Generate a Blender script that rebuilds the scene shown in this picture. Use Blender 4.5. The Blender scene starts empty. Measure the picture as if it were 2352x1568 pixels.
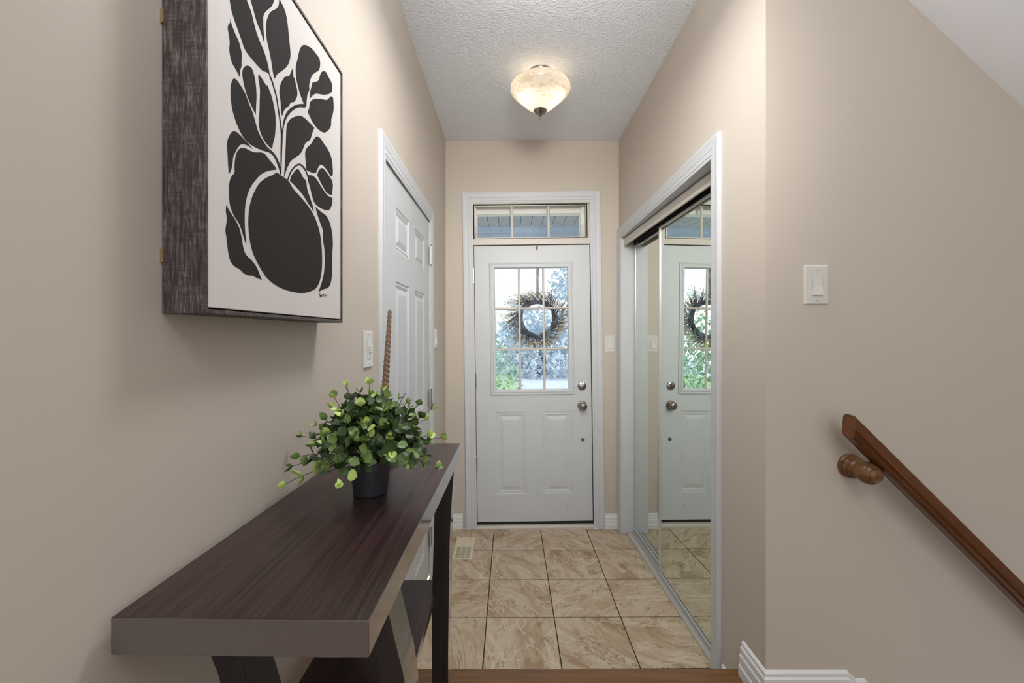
import bpy, bmesh, math, random
from mathutils import Vector, Matrix
from mathutils.geometry import tessellate_polygon
R = math.radians
rnd = random.Random(7)
S = bpy.context.scene
C = S.collection

# ------------------------------------------------------------------ camera, world, lights, exposure
cam = bpy.data.cameras.new('camera'); camo = bpy.data.objects.new('camera', cam); C.objects.link(camo)
camo.location = (0, 0, 1.41); camo.rotation_euler = (R(90), 0, 0)
cam.sensor_width = 36; cam.lens = 991/2352*36
cam.shift_x = 4/2352; cam.shift_y = -16/2352
cam.clip_start = .02; cam.clip_end = 200
S.camera = camo
S.view_settings.view_transform = 'Standard'; S.view_settings.look = 'None'
S.view_settings.exposure = 0.25; S.view_settings.gamma = 1.0; S.view_settings.use_curve_mapping = False

w = bpy.data.worlds.new('sky'); S.world = w; w.use_nodes = True
bg = w.node_tree.nodes['Background']
bg.inputs[0].default_value = (.86, .93, 1.0, 1); bg.inputs[1].default_value = 1.7

def area(name, loc, rot, sx, sy, power, col):
    l = bpy.data.lights.new(name, 'AREA'); l.shape = 'RECTANGLE'; l.size = sx; l.size_y = sy
    l.energy = power; l.color = col
    o = bpy.data.objects.new(name, l); C.objects.link(o); o.location = loc; o.rotation_euler = rot
    return o
# added fill panel behind the camera, lifts the whole hall
area('rear_fill', (.9, -2.35, 1.6), (R(90), 0, R(0)), 3.0, 2.2, 26, (.90, .955, 1.0))
# added overhead fill behind the camera for the near walls
area('rear_overhead_fill', (.35, -.9, 2.78), (0, 0, 0), .9, .9, 13, (.98, .985, 1.0))
# added unseen fill over the step, facing up to brighten the ceiling
area('hall_fill_up', (.16, 1.30, 2.64), (R(180), 0, 0), .30, .30, 5, (.95, .97, 1.0))
# added fill above the camera, aimed up and forward at the ceiling
area('ceiling_bounce_fill', (.2, -.05, 2.15), (R(140), 0, 0), .6, .4, 6, (.95, .975, 1.0))
area('hall_fill_down', (.16, 1.30, 2.62), (0, 0, 0), .30, .30, 9, (.98, .985, 1.0))  # added unseen fill over the step, facing down on floor and walls

# ------------------------------------------------------------------ materials
fl_ = area('hall_fill_front', (.16, .2, 2.25), (R(83), 0, 0), .6, .5, 4.4, (1.0, .96, .90)); fl_.data.spread = R(64)  # added narrow fill aimed down the hall to lift its far end
def srgb(r, g, b):
    f = lambda c: (c/255/12.92) if c/255 <= .04045 else ((c/255+.055)/1.055)**2.4
    return (f(r), f(g), f(b), 1)
class NT:
    def __init__(s, name):
        s.m = bpy.data.materials.new(name); s.m.use_nodes = True
        s.t = s.m.node_tree; s.n = s.t.nodes; s.p = s.n['Principled BSDF']; s.out = s.n['Material Output']
    def node(s, t, **kw):
        n = s.n.new(t)
        for k, v in kw.items(): setattr(n, k, v)
        return n
    def link(s, a, b): s.t.links.new(a, b)
    def coord(s, scale=(1, 1, 1), which='Object'):
        tc = s.node('ShaderNodeTexCoord'); mp = s.node('ShaderNodeMapping')
        mp.inputs['Scale'].default_value = scale; s.link(tc.outputs[which], mp.inputs['Vector']); return mp.outputs[0]
    def noise(s, vec, scale, detail=3, rough=.5, dist=0):
        n = s.node('ShaderNodeTexNoise'); n.inputs['Scale'].default_value = scale; n.inputs['Detail'].default_value = detail
        n.inputs['Roughness'].default_value = rough; n.inputs['Distortion'].default_value = dist
        if vec is not None: s.link(vec, n.inputs['Vector'])
        return n.outputs['Fac']
    def ramp(s, fac, stops):
        r = s.node('ShaderNodeValToRGB'); e = r.color_ramp.elements
        e[0].position, e[0].color = stops[0]; e[1].position, e[1].color = stops[-1]
        for p, c in stops[1:-1]:
            x = e.new(p); x.color = c
        s.link(fac, r.inputs[0]); return r.outputs[0]
    def mix(s, f, a, b, mode='MIX'):
        n = s.node('ShaderNodeMix', data_type='RGBA', blend_type=mode)
        for k, v in ((0, f), (6, a), (7, b)):
            if isinstance(v, (float, int, tuple)): n.inputs[k].default_value = v
            else: s.link(v, n.inputs[k])
        return n.outputs[2]
    def bump(s, h, strength, dist=.001):
        b = s.node('ShaderNodeBump'); b.inputs['Strength'].default_value = strength; b.inputs['Distance'].default_value = dist
        s.link(h, b.inputs['Height']); s.link(b.outputs[0], s.p.inputs['Normal'])
def simple(name, col, rough=.5, metal=0, var=.04, vscale=6, bump=None, spec=.5, coat=0):
    t = NT(name); p = t.p
    co = t.coord(); n = t.noise(co, vscale, 4)
    d = tuple(c*(1-var) for c in col[:3])+(1,); l = tuple(min(1, c*(1+var)) for c in col[:3])+(1,)
    t.link(t.ramp(n, [(.3, d), (.7, l)]), p.inputs['Base Color'])
    p.inputs['Roughness'].default_value = rough; p.inputs['Metallic'].default_value = metal
    p.inputs['Specular IOR Level'].default_value = spec; p.inputs['Coat Weight'].default_value = coat
    if bump: t.bump(t.noise(co, bump[0], 3), bump[1], bump[2])
    return t.m
M = {}
M['wall'] = simple('wall_paint', srgb(200, 189, 176), .62, var=.012, vscale=2, bump=(160, .12, .0006), spec=.35)
M['white'] = simple('white_trim_paint', srgb(204, 206, 208), .45, var=.012, vscale=3, bump=(60, .04, .0004), spec=.3)
M['skirting'] = simple('white_skirting_paint', srgb(226, 226, 225), .4, var=.01, vscale=3)
M['jamb'] = simple('cream_jamb_paint', srgb(205, 198, 188), .45, var=.03, vscale=9)
M['plate'] = simple('white_plastic', srgb(214, 210, 203), .25, var=.01)
M['cream'] = simple('cream_plastic', srgb(228, 216, 190), .4, var=.02)
M['black'] = simple('black_gap', srgb(14, 13, 13), .8, var=.1)
M['rubber'] = simple('worn_weatherstrip', srgb(38, 34, 30), .8, var=.6, vscale=60)
M['nickel'] = simple('brushed_nickel', srgb(158, 150, 142), .24, 1, var=.06, vscale=40)
M['chrome'] = simple('satin_steel', srgb(170, 170, 172), .25, 1, var=.05, vscale=60)
M['alu'] = simple('white_aluminium', srgb(206, 204, 200), .3, .15, var=.02)
M['copper'] = simple('brown_metal', srgb(118, 80, 54), .5, 0, var=.1)
M['strap'] = simple('grey_brown_strap', srgb(96, 86, 76), .6, 0, var=.1)
M['grout'] = simple('brown_grout', srgb(72, 56, 42), .95, var=.15, vscale=30)
M['canvas'] = simple('off_white_canvas', srgb(214, 208, 204), .7, var=.012, vscale=5, bump=(900, .2, .0003))
M['ink'] = simple('charcoal_ink', srgb(48, 45, 43), .85, var=.06, vscale=4, spec=.15)
M['pot'] = simple('dark_grey_plastic', srgb(45, 47, 53), .42, var=.05)
M['soil'] = simple('dark_soil', srgb(40, 32, 24), .95, var=.4, vscale=80)
M['stem'] = simple('brown_green_stem', srgb(78, 74, 44), .6, var=.15, vscale=50)
M['taupe'] = simple('taupe_spiral', srgb(142, 118, 98), .45, var=.08, vscale=30)
M['terracotta'] = simple('reddish_brown_wood', srgb(112, 66, 46), .5, var=.2, vscale=40)
M['vine'] = simple('dark_vine', srgb(56, 56, 62), .8, var=.35, vscale=40)
M['twig'] = simple('dark_twig', srgb(62, 56, 52), .8, var=.4, vscale=40)
M['gold'] = simple('golden_leaf', srgb(196, 156, 60), .6, var=.25, vscale=30)
_n = M['gold'].node_tree; _t = _n.nodes.new('ShaderNodeBsdfTranslucent'); _t.inputs[0].default_value = srgb(214, 172, 66)
_x = _n.nodes.new('ShaderNodeMixShader'); _x.inputs[0].default_value = .5; _n.links.new(_n.nodes['Principled BSDF'].outputs[0], _x.inputs[1])
_n.links.new(_t.outputs[0], _x.inputs[2]); _n.links.new(_x.outputs[0], _n.nodes['Material Output'].inputs[0])
M['steps'] = simple('carpet_beige', srgb(150, 132, 112), .95, var=.1, vscale=200)
M['concrete'] = simple('pale_concrete', srgb(196, 202, 212), .9, var=.05, vscale=3)
M['lawn'] = simple('lawn_green', srgb(150, 178, 120), .95, var=.15, vscale=20)
M['bush'] = simple('green_foliage', srgb(136, 174, 124), .9, var=.25, vscale=8)
M['haze_leaf'] = simple('hazed_foliage', srgb(188, 204, 216), .9, var=.25, vscale=8)  # pale haze put into the leaf colour
M['siding'] = simple('cream_siding', srgb(246, 238, 224), .8, var=.02)
M['soffit'] = simple('grey_soffit', srgb(150, 150, 146), .8, var=.06, vscale=12)
M['beam'] = simple('blue_grey_boards', srgb(152, 170, 194), .8, var=.12, vscale=30)
for k, c in (('leaf_dark', (60, 80, 44)), ('leaf_mid', (98, 120, 64)), ('leaf_light', (170, 190, 108)), ('leaf_grey', (104, 116, 92))):
    t = NT(k); co = t.coord(); n = t.noise(co, 90, 3)
    a = srgb(*c); b = srgb(*[min(255, int(x*1.22)) for x in c])
    t.link(t.ramp(n, [(.35, a), (.7, b)]), t.p.inputs['Base Color']); t.p.inputs['Roughness'].default_value = .42
    t.p.inputs['Subsurface Weight'].default_value = .0
    M[k] = t.m

def mat_ceiling():
    t = NT('stippled_ceiling'); co = t.coord()
    t.p.inputs['Base Color'].default_value = srgb(236, 239, 244); t.p.inputs['Roughness'].default_value = .85
    n = t.noise(co, 120, 2, .6); v = t.node('ShaderNodeTexVoronoi'); v.inputs['Scale'].default_value = 90; t.link(co, v.inputs['Vector'])
    mt = t.node('ShaderNodeMath', operation='SUBTRACT'); t.link(n, mt.inputs[0]); t.link(v.outputs['Distance'], mt.inputs[1])
    t.bump(mt.outputs[0], .55, .004)
    return t.m
M['brass'] = simple('brass_clip', srgb(176, 160, 128), .3, .8)
M['ceiling'] = mat_ceiling()
M['soffit_in'] = simple('smooth_white_ceiling', srgb(236, 237, 240), .8, var=.01)

def mat_tile():
    t = NT('beige_marbled_tile')
    tc = t.node('ShaderNodeTexCoord'); oi = t.node('ShaderNodeObjectInfo')
    vr = t.node('ShaderNodeVectorRotate', rotation_type='Z_AXIS')
    m1 = t.node('ShaderNodeMath', operation='MULTIPLY'); m1.inputs[1].default_value = 5.5; t.link(oi.outputs['Random'], m1.inputs[0])
    t.link(tc.outputs['Object'], vr.inputs['Vector']); t.link(m1.outputs[0], vr.inputs['Angle'])
    sc = t.node('ShaderNodeVectorMath', operation='SCALE'); sc.inputs['Scale'].default_value = 37
    cb = t.node('ShaderNodeCombineXYZ')
    for i in range(3): t.link(oi.outputs['Random'], cb.inputs[i])
    t.link(cb.outputs[0], sc.inputs[0])
    ad = t.node('ShaderNodeVectorMath', operation='ADD'); t.link(vr.outputs[0], ad.inputs[0]); t.link(sc.outputs[0], ad.inputs[1])
    mp = t.node('ShaderNodeMapping'); mp.inputs['Scale'].default_value = (1, 2.6, 1); mp.inputs['Rotation'].default_value = (0, 0, .6)
    t.link(ad.outputs[0], mp.inputs['Vector']); v = mp.outputs[0]
    big = t.noise(v, 2.6, 5, .58, 1.0)
    base = t.ramp(big, [(.32, srgb(164, 134, 102)), (.45, srgb(192, 167, 137)), (.57, srgb(213, 194, 168)), (.70, srgb(179, 152, 121))])
    vn = t.noise(v, 2.3, 6, .6, 1.6)
    veins = t.ramp(vn, [(.47, (0, 0, 0, 1)), (.5, (1, 1, 1, 1)), (.52, (0, 0, 0, 1))])
    c1 = t.mix(veins, base, srgb(222, 206, 180))
    vn2 = t.noise(v, 2.8, 8, .64, 2.4)
    veins2 = t.ramp(vn2, [(.40, (0, 0, 0, 1)), (.415, (.95, .95, .95, 1)), (.43, (0, 0, 0, 1))])
    c2 = t.mix(veins2, c1, srgb(126, 98, 70))
    rr = t.ramp(oi.outputs['Random'], [(0, (.90, .89, .88, 1)), (1, (1.0, 1.0, 1.0, 1))])
    c3 = t.mix(1.0, c2, rr, 'MULTIPLY')
    t.link(c3, t.p.inputs['Base Color']); t.p.inputs['Roughness'].default_value = .33
    t.bump(vn, .15, .001)
    return t.m
M['tile'] = mat_tile()

def mat_wood(name, dark, light, stretch, scale, rough, bump=.2, spec=.5):
    t = NT(name); v = t.coord(stretch)
    n = t.noise(v, scale, 6, .65, .4); n2 = t.noise(v, scale*.23, 3, .5)
    c = t.ramp(n, [(.32, dark), (.68, light)])
    c = t.mix(t.ramp(n2, [(.35, (0, 0, 0, 1)), (.75, (.55, .55, .55, 1))]), c, tuple(x*1.25 for x in light[:3])+(1,))
    t.link(c, t.p.inputs['Base Color']); t.p.inputs['Roughness'].default_value = rough
    t.p.inputs['Specular IOR Level'].default_value = spec
    t.bump(n, bump, .0006)
    return t.m
M['table_top'] = mat_wood('espresso_wood_top', srgb(14, 9, 9), srgb(62, 42, 41), (1, .018, 1), 130, .30, .8)
M['table_leg'] = mat_wood('espresso_wood_leg', srgb(22, 17, 17), srgb(40, 32, 31), (1, 1, .05), 200, .42, .25)
M['table_edge_lit'] = mat_wood('espresso_wood_edge_sheen', srgb(66, 56, 54), srgb(74, 63, 61), (.3, .3, 1), 30, .16, .02, .9)  # lighter copy of the wood, side reflections put into its colour
M['table_edge_lit'].node_tree.nodes['Principled BSDF'].inputs['Coat Weight'].default_value = 1
M['table_edge_lit'].node_tree.nodes['Principled BSDF'].inputs['Coat IOR'].default_value = 1.9
M['table_edge_lit'].node_tree.nodes['Principled BSDF'].inputs['Coat Roughness'].default_value = .08
M['rail'] = mat_wood('stained_oak_rail', srgb(66, 34, 14), srgb(104, 60, 26), (.06, 1, 1), 90, .32, .2)
M['bracket'] = mat_wood('turned_oak', srgb(70, 44, 24), srgb(122, 84, 48), (1, .1, 1), 120, .3, .2)
M['floorwood'] = mat_wood('brown_floorboards', srgb(90, 60, 32), srgb(120, 84, 50), (.06, 1, 1), 80, .35, .12)

def mat_frame():
    t = NT('brushed_dark_frame_wrap'); tc = t.node('ShaderNodeTexCoord')
    def mp(s, r=0):
        m = t.node('ShaderNodeMapping'); m.inputs['Scale'].default_value = s; m.inputs['Rotation'].default_value = (0, r, 0)
        t.link(tc.outputs['Object'], m.inputs['Vector']); return m.outputs[0]
    a = t.noise(mp((50, 50, 5)), 5, 6, .72, .8); b = t.noise(mp((4, 4, 34)), 5, 5, .72, 1.6); g = t.noise(mp((1, 1, 1)), 22, 4, .6)
    mm = t.mix(g, a, b)
    ab = t.mix(.5, a, mm)
    c = t.ramp(ab, [(.40, srgb(44, 36, 36)), (.5, srgb(72, 62, 61)), (.62, srgb(118, 108, 107))])
    t.link(c, t.p.inputs['Base Color']); t.p.inputs['Roughness'].default_value = .55
    return t.m
M['frame'] = mat_frame()

def mat_mirror():
    t = NT('mirror_glass'); t.p.inputs['Metallic'].default_value = 1; t.p.inputs['Roughness'].default_value = .0
    n = t.noise(t.coord(), 2, 1)
    t.link(t.ramp(n, [(0, (.77, .84, .78, 1)), (1, (.79, .85, .79, 1))]), t.p.inputs['Base Color'])
    return t.m
M['mirror'] = mat_mirror()

def mat_pane(name, film):
    t = NT(name)
    tr = t.node('ShaderNodeBsdfTransparent'); tr.inputs[0].default_value = (.95, .97, 1, 1)
    gl = t.node('ShaderNodeBsdfGlossy'); gl.inputs['Roughness'].default_value = .08
    tl = t.node('ShaderNodeBsdfTranslucent'); tl.inputs[0].default_value = (.85, .91, 1, 1)
    fr = t.node('ShaderNodeLayerWeight'); fr.inputs[0].default_value = .12
    m1 = t.node('ShaderNodeMixShader'); t.link(fr.outputs['Fresnel'], m1.inputs[0]); t.link(tr.outputs[0], m1.inputs[1]); t.link(gl.outputs[0], m1.inputs[2])
    co = t.coord((1, 1, 1))
    if film:
        warp = t.noise(co, 7, 2); cb = t.node('ShaderNodeVectorMath', operation='ADD')
        v = t.node('ShaderNodeTexVoronoi'); v.inputs['Scale'].default_value = 30; v.inputs['Randomness'].default_value = 1
        v.feature = 'F1'; v.distance = 'CHEBYCHEV'
        mpp = t.node('ShaderNodeMapping'); mpp.inputs['Scale'].default_value = (1, 1, .45); mpp.inputs['Rotation'].default_value = (0, .7, 0)
        t.link(co, mpp.inputs['Vector']); t.link(mpp.outputs[0], v.inputs['Vector'])
        st = t.noise(co, 60, 4, .7, 1.5)
        md = t.node('ShaderNodeMath', operation='MULTIPLY_ADD'); t.link(v.outputs['Distance'], md.inputs[0]); md.inputs[1].default_value = .55; t.link(st, md.inputs[2])
        f = t.ramp(md.outputs[0], [(.55, (.02, .02, .02, 1)), (.70, (.09, .09, .09, 1)), (.88, (.40, .40, .40, 1))])
    else:
        st = t.noise(co, 140, 4, .75); gz = t.node('ShaderNodeSeparateXYZ'); t.link(co, gz.inputs[0])
        low = t.node('ShaderNodeMapRange'); low.inputs['From Min'].default_value = .05; low.inputs['From Max'].default_value = -.12; low.inputs['To Min'].default_value = .0; low.inputs['To Max'].default_value = .34
        t.link(gz.outputs['Z'], low.inputs['Value'])
        md = t.node('ShaderNodeMath', operation='MULTIPLY_ADD'); t.link(st, md.inputs[0]); md.inputs[1].default_value = .9; t.link(low.outputs[0], md.inputs[2])
        f = t.ramp(md.outputs[0], [(.5, (.08, .08, .08, 1)), (.95, (.75, .75, .75, 1))])
    m2 = t.node('ShaderNodeMixShader'); t.link(f, m2.inputs[0]); t.link(m1.outputs[0], m2.inputs[1]); t.link(tl.outputs[0], m2.inputs[2])
    t.link(m2.outputs[0], t.out.inputs[0]); t.n.remove(t.p)
    return t.m
M['pane_film'] = mat_pane('leaf_patterned_glass', True)
M['pane_misty'] = mat_pane('misty_transom_glass', False)

def mat_shade():
    t = NT('alabaster_glass'); co = t.coord((1, 1, 3.2))
    n = t.noise(co, 7, 4, .55, 1.6)
    c = t.ramp(n, [(.35, srgb(232, 222, 206)), (.5, srgb(250, 244, 234)), (.62, srgb(216, 196, 172)), (.7, srgb(246, 238, 226))])
    tl = t.node('ShaderNodeBsdfTranslucent'); df = t.node('ShaderNodeBsdfDiffuse'); gl = t.node('ShaderNodeBsdfGlossy'); gl.inputs['Roughness'].default_value = .25
    t.link(t.mix(1.0, c, (.125, .125, .125, 1), 'MULTIPLY'), tl.inputs[0]); t.link(t.mix(1.0, c, (.62, .62, .62, 1), 'MULTIPLY'), df.inputs[0])
    a = t.node('ShaderNodeMixShader'); a.inputs[0].default_value = .45; t.link(tl.outputs[0], a.inputs[1]); t.link(df.outputs[0], a.inputs[2])
    b = t.node('ShaderNodeMixShader'); b.inputs[0].default_value = .06; t.link(a.outputs[0], b.inputs[1]); t.link(gl.outputs[0], b.inputs[2])
    t.link(b.outputs[0], t.out.inputs[0]); t.n.remove(t.p)
    return t.m
M['shade'] = mat_shade()
t = NT('lit_bulb'); t.p.inputs['Emission Color'].default_value = (1, .82, .6, 1); t.p.inputs['Emission Strength'].default_value = 6; M['bulb'] = t.m

# ------------------------------------------------------------------ mesh helpers
def obj(name, bm, mat, parent=None, smooth=None, bevel=None, normals=True):
    if normals: bmesh.ops.recalc_face_normals(bm, faces=bm.faces)
    me = bpy.data.meshes.new(name); bm.to_mesh(me); bm.free()
    me.materials.append(mat)
    if smooth is not None:
        me.shade_smooth(); me.set_sharp_from_angle(angle=R(smooth))
    o = bpy.data.objects.new(name, me); C.objects.link(o)
    if parent is not None: o.parent = parent
    if bevel:
        b = o.modifiers.new('bevel', 'BEVEL'); b.width = bevel; b.segments = 2; b.limit_method = 'ANGLE'
    return o
def empty(name, loc=(0, 0, 0), rot=(0, 0, 0), parent=None):
    o = bpy.data.objects.new(name, None); C.objects.link(o); o.location = loc; o.rotation_euler = rot
    o.empty_display_size = .05
    if parent is not None: o.parent = parent
    return o
def tag(o, label, cat, group=None):
    o['label'] = label; o['category'] = cat
    if group: o['group'] = group
    return o
def struct(o, label=None):
    o['kind'] = 'structure'
    if label: o['label'] = label
    return o
def box(bm, x0, x1, y0, y1, z0, z1):
    v = [bm.verts.new((x, y, z)) for z in (z0, z1) for y in (y0, y1) for x in (x0, x1)]
    for f in ((0, 1, 3, 2), (4, 6, 7, 5), (0, 4, 5, 1), (2, 3, 7, 6), (0, 2, 6, 4), (1, 5, 7, 3)): bm.faces.new([v[i] for i in f])
    return v
def Box(*a):
    bm = bmesh.new(); box(bm, *a); return bm
def lathe(bm, prof, seg=32, mat=Matrix.Identity(4), cap=True):
    rings = []
    for r, z in prof:
        if r < 1e-6: rings.append([bm.verts.new(mat @ Vector((0, 0, z)))])
        else: rings.append([bm.verts.new(mat @ Vector((r*math.cos(2*math.pi*i/seg), r*math.sin(2*math.pi*i/seg), z))) for i in range(seg)])
    for a, b in zip(rings, rings[1:]):
        for i in range(seg):
            j = (i+1) % seg
            q = [a[i % len(a)], a[j % len(a)], b[j % len(b)], b[i % len(b)]]
            u = []
            for x in q:
                if x not in u: u.append(x)
            if len(u) > 2: bm.faces.new(u)
    if cap:
        for g in (rings[0], rings[-1]):
            if len(g) > 1: bm.faces.new(g)
def tube(bm, pts, rad, seg=8):
    pts = [Vector(p) for p in pts]; rings = []
    for i, p in enumerate(pts):
        d = (pts[min(i+1, len(pts)-1)]-pts[max(i-1, 0)]).normalized()
        a = d.cross(Vector((0, 0, 1)));
        if a.length < .05: a = d.cross(Vector((0, 1, 0)))
        a.normalize(); b = d.cross(a); r = rad[i] if isinstance(rad, (list, tuple)) else rad
        rings.append([bm.verts.new(p+a*r*math.cos(2*math.pi*k/seg)+b*r*math.sin(2*math.pi*k/seg)) for k in range(seg)])
    for a, b in zip(rings, rings[1:]):
        for i in range(seg): bm.faces.new([a[i], a[(i+1) % seg], b[(i+1) % seg], b[i]])
    bm.faces.new(rings[0]); bm.faces.new(rings[-1])
def prism(bm, poly, f0, f1):
    a = [bm.verts.new(f0(*p)) for p in poly]; b = [bm.verts.new(f1(*p)) for p in poly]
    n = len(poly)
    for i in range(n): bm.faces.new([a[i], a[(i+1) % n], b[(i+1) % n], b[i]])
    fs = [bm.faces.new(a), bm.faces.new(b)]
    bmesh.ops.triangulate(bm, faces=[f for f in fs if len(f.verts) > 4])
def molding(bm, prof, u0, u1, v0, v1, fn, closed=False):
    """profile (distance outwards, protrusion) run around a rectangle; open at the bottom for door casings"""
    loops = []
    for d, p in prof:
        c = [(u0-d, v0-(d if closed else 0)), (u0-d, v1+d), (u1+d, v1+d), (u1+d, v0-(d if closed else 0))]
        loops.append([bm.verts.new(fn(u, v, p)) for u, v in c])
    for a, b in zip(loops, loops[1:]):
        for i in range(4 if closed else 3):
            j = (i+1) % 4
            bm.faces.new([a[i], a[j], b[j], b[i]])
    if not closed:
        for i in (0, 3): bm.faces.new([l[i] for l in loops])
def run(bm, prof, p0, p1, nrm, z0, cut0=0, cut1=0):
    """skirting profile (protrusion, height) swept from p0 to p1; cut = mitre run-out per protrusion"""
    p0 = Vector(p0); p1 = Vector(p1); nrm = Vector(nrm); d = (p1-p0).normalized(); L = []
    for q in ((p0, -cut0), (p1, cut1)):
        L.append([bm.verts.new((*(q[0]+nrm*a+d*(q[1]*a)), z0+h)) for a, h in prof])
    n = len(prof)
    for i in range(n-1): bm.faces.new([L[0][i], L[0][i+1], L[1][i+1], L[1][i]])
    bm.faces.new(L[0]); bm.faces.new(L[1])
    bm.faces.new([L[0][0], L[0][-1], L[1][-1], L[1][0]])

CASE = [(-.006, 0), (-.006, .008), (0, .010), (.006, .010), (.008, .013), (.026, .014), (.030, .017), (.034, .016), (.052, .019), (.058, .021), (.066, .021), (.070, .018), (.070, 0)]
BASE = [(0, 0), (.016, 0), (.016, .030), (.013, .036), (.013, .062), (.010, .068), (.010, .086), (.0065, .092), (.0065, .101), (.003, .106), (0, .108)]

# ------------------------------------------------------------------ room shell
H = 2.82; XL = -.47; XR = .79; YE = 3.14; YC = 1.334; ZF = .258; YN = 1.493
W = M['wall']
bm = bmesh.new()   # left wall, with the side door recess
box(bm, XL-.14, XL, -2.5, 1.60, 0, H); box(bm, XL-.14, XL, 2.60, YE+.2, 0, H)
box(bm, XL-.14, XL, 1.60, 2.60, 2.102, H); box(bm, XL-.14, XL-.06, 1.60, 2.60, 0, 2.102)
struct(obj('wall_left', bm, W))
bm = bmesh.new()   # end wall round the front door
box(bm, XL-.14, -.29, YE, YE+.2, 0, H); box(bm, .63, 1.45, YE, YE+.2, 0, H); box(bm, -.29, .63, YE, YE+.2, 2.40, H)
struct(obj('wall_end', bm, W))
CT = 2.105   # closet opening head
bm = bmesh.new()   # right wall around the closet, and closet interior
box(bm, XR, XR+.12, YC, 1.68, 0, H); box(bm, XR, XR+.12, 3.07, YE, 0, H); box(bm, XR, XR+.12, 1.68, 3.07, CT, H)
struct(obj('wall_right', bm, W))
bm = bmesh.new(); box(bm, 1.45, 1.55, YC+.12, YE, 0, H); box(bm, XR+.12, 1.45, YC+.12, YC+.22, 0, H)
struct(obj('wall_closet', bm, W))
bm = Box(XR+.12, 3.0, YC, YC+.12, -1.4, H); struct(obj('wall_stair', bm, W))
bm = Box(3.0, 3.1, -2.5, YC+.12, -1.4, H); struct(obj('wall_side', bm, W))
bm = Box(XL-.14, 3.1, -2.6, -2.5, 0, H); struct(obj('wall_back', bm, W))
struct(obj('ceiling', Box(XL-.14, 3.1, -2.6, YE+.2, H, H+.1), M['ceiling']))
bm = bmesh.new(); prism(bm, [(.8295, H), (3.0, .785), (3.0, H)], lambda x, z: (x, .30, z), lambda x, z: (x, YC, z))
struct(obj('ceiling_stair', bm, M['soffit_in']), 'smooth white ceiling sloping down over the stairs')

# floors
fl = struct(obj('floor', Box(XL, 1.45, YN-.9, YE+.0, -.10, -.0016), M['grout']))
fl.name = 'floor'
gx = [-.47, -.451, -.117, .2186, .551, .885]; gy = [1.20, 1.4855, 1.819, 2.153, 2.486, 2.823, 3.155]
g = .0026
tl_mesh = {}
for i in range(len(gx)-1):
    for j in range(len(gy)-1):
        x0, x1, y0, y1 = gx[i]+g, gx[i+1]-g, gy[j]+g, gy[j+1]-g
        if i == 0: x0 = XL+.0005
        if i == len(gx)-2: x1 = XR-.001 if y0 < 1.4 else .88
        if j == len(gy)-2: y1 = YE-.004
        cx, cy = (x0+x1)/2, (y0+y1)/2
        bm = bmesh.new()
        sh = lambda x: .0075*(x-.15)
        e = .0008
        tp = [(x0+e, y0+e), (x1-e, y0+e), (x1-e, y1-e), (x0+e, y1-e)]; bt = [(x0, y0), (x1, y0), (x1, y1), (x0, y1)]
        def P(x, y, z):
            yy = y+sh(x) if not (j == len(gy)-2 and y > 3.1) else y
            return (x-cx, yy-cy, z)
        A_ = [bm.verts.new(P(x, y, 0)) for x, y in tp]; B_ = [bm.verts.new(P(x, y, -.0008)) for x, y in bt]; D_ = [bm.verts.new(P(x, y, -.0016)) for x, y in bt]
        bm.faces.new(A_)
        for a, b in ((A_, B_), (B_, D_)):
            for k in range(4): bm.faces.new([a[k], a[(k+1) % 4], b[(k+1) % 4], b[k]])
        o = obj('tile', bm, M['tile'], fl); o.location = (cx, cy, 0)
# raised landing the camera stands on
bm = bmesh.new()
box(bm, XL, XR, -2.5, YN-.03, -.10, ZF-.02)
box(bm, XR, 1.09, -2.5, YC, -.10, ZF-.02)
box(bm, 1.09, 3.0, -2.5, .30, -.10, ZF-.02)
lf = struct(obj('floor_landing', bm, M['white']), 'raised landing of brown floorboards above the tiled entry')
bm = bmesh.new()
box(bm, XL, XR-.001, YN-.085, YN, ZF-.028, ZF); obj('nosing', bm, M['floorwood'], lf, bevel=.008)
bw = .083; y = YN-.087
k = 0
while y > -2.45:
    xe = XR-.001 if y > YC else (1.085 if y > .30+bw else 2.99)
    bm = Box(XL+.001, xe, y-bw+.0015, y, ZF-.02, ZF-.0005)
    o = obj('floorboard', bm, M['floorwood'], lf); y -= bw; k += 1
bm = Box(1.06, 1.115, .30, YC-.001, ZF-.028, ZF); obj('nosing', bm, M['floorwood'], lf, bevel=.008)
st = struct(empty('stairs', (1.09, .8, 0)), 'flight of steps going down beside the right wall')
for q in range(7):
    x = 1.09+.235*q; z = ZF-.2*(q+1)
    bm = Box(x-1.09, x+.26-1.09, .301-.8, YC-.001-.8, z-.22, z); obj('step', bm, M['steps'], st, bevel=.01)

# ------------------------------------------------------------------ skirtings
bm = bmesh.new(); run(bm, BASE, (XL+.001, YE), (-.345, YE), (0, -1), 0); struct(obj('baseboard_end', bm, M['skirting'], smooth=20))
bm = bmesh.new(); run(bm, BASE, (.664, YE), (XR-.004, YE), (0, -1), 0); struct(obj('baseboard_end_right', bm, M['skirting'], smooth=20))
bm = bmesh.new(); run(bm, BASE, (XL, 2.642), (XL, YE-.017), (1, 0), 0); struct(obj('baseboard_left', bm, M['skirting'], smooth=20))
bm = bmesh.new(); run(bm, BASE, (XL, 1.482), (XL, 1.526), (1, 0), 0); struct(obj('baseboard_left_near', bm, M['skirting'], smooth=20))
bm = bmesh.new(); run(bm, BASE, (XL, -2.4), (XL, 1.45), (1, 0), ZF); struct(obj('baseboard_left_landing', bm, M['skirting'], smooth=20))
B2 = [(a*1.1, h*1.075) for a, h in BASE]
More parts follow.
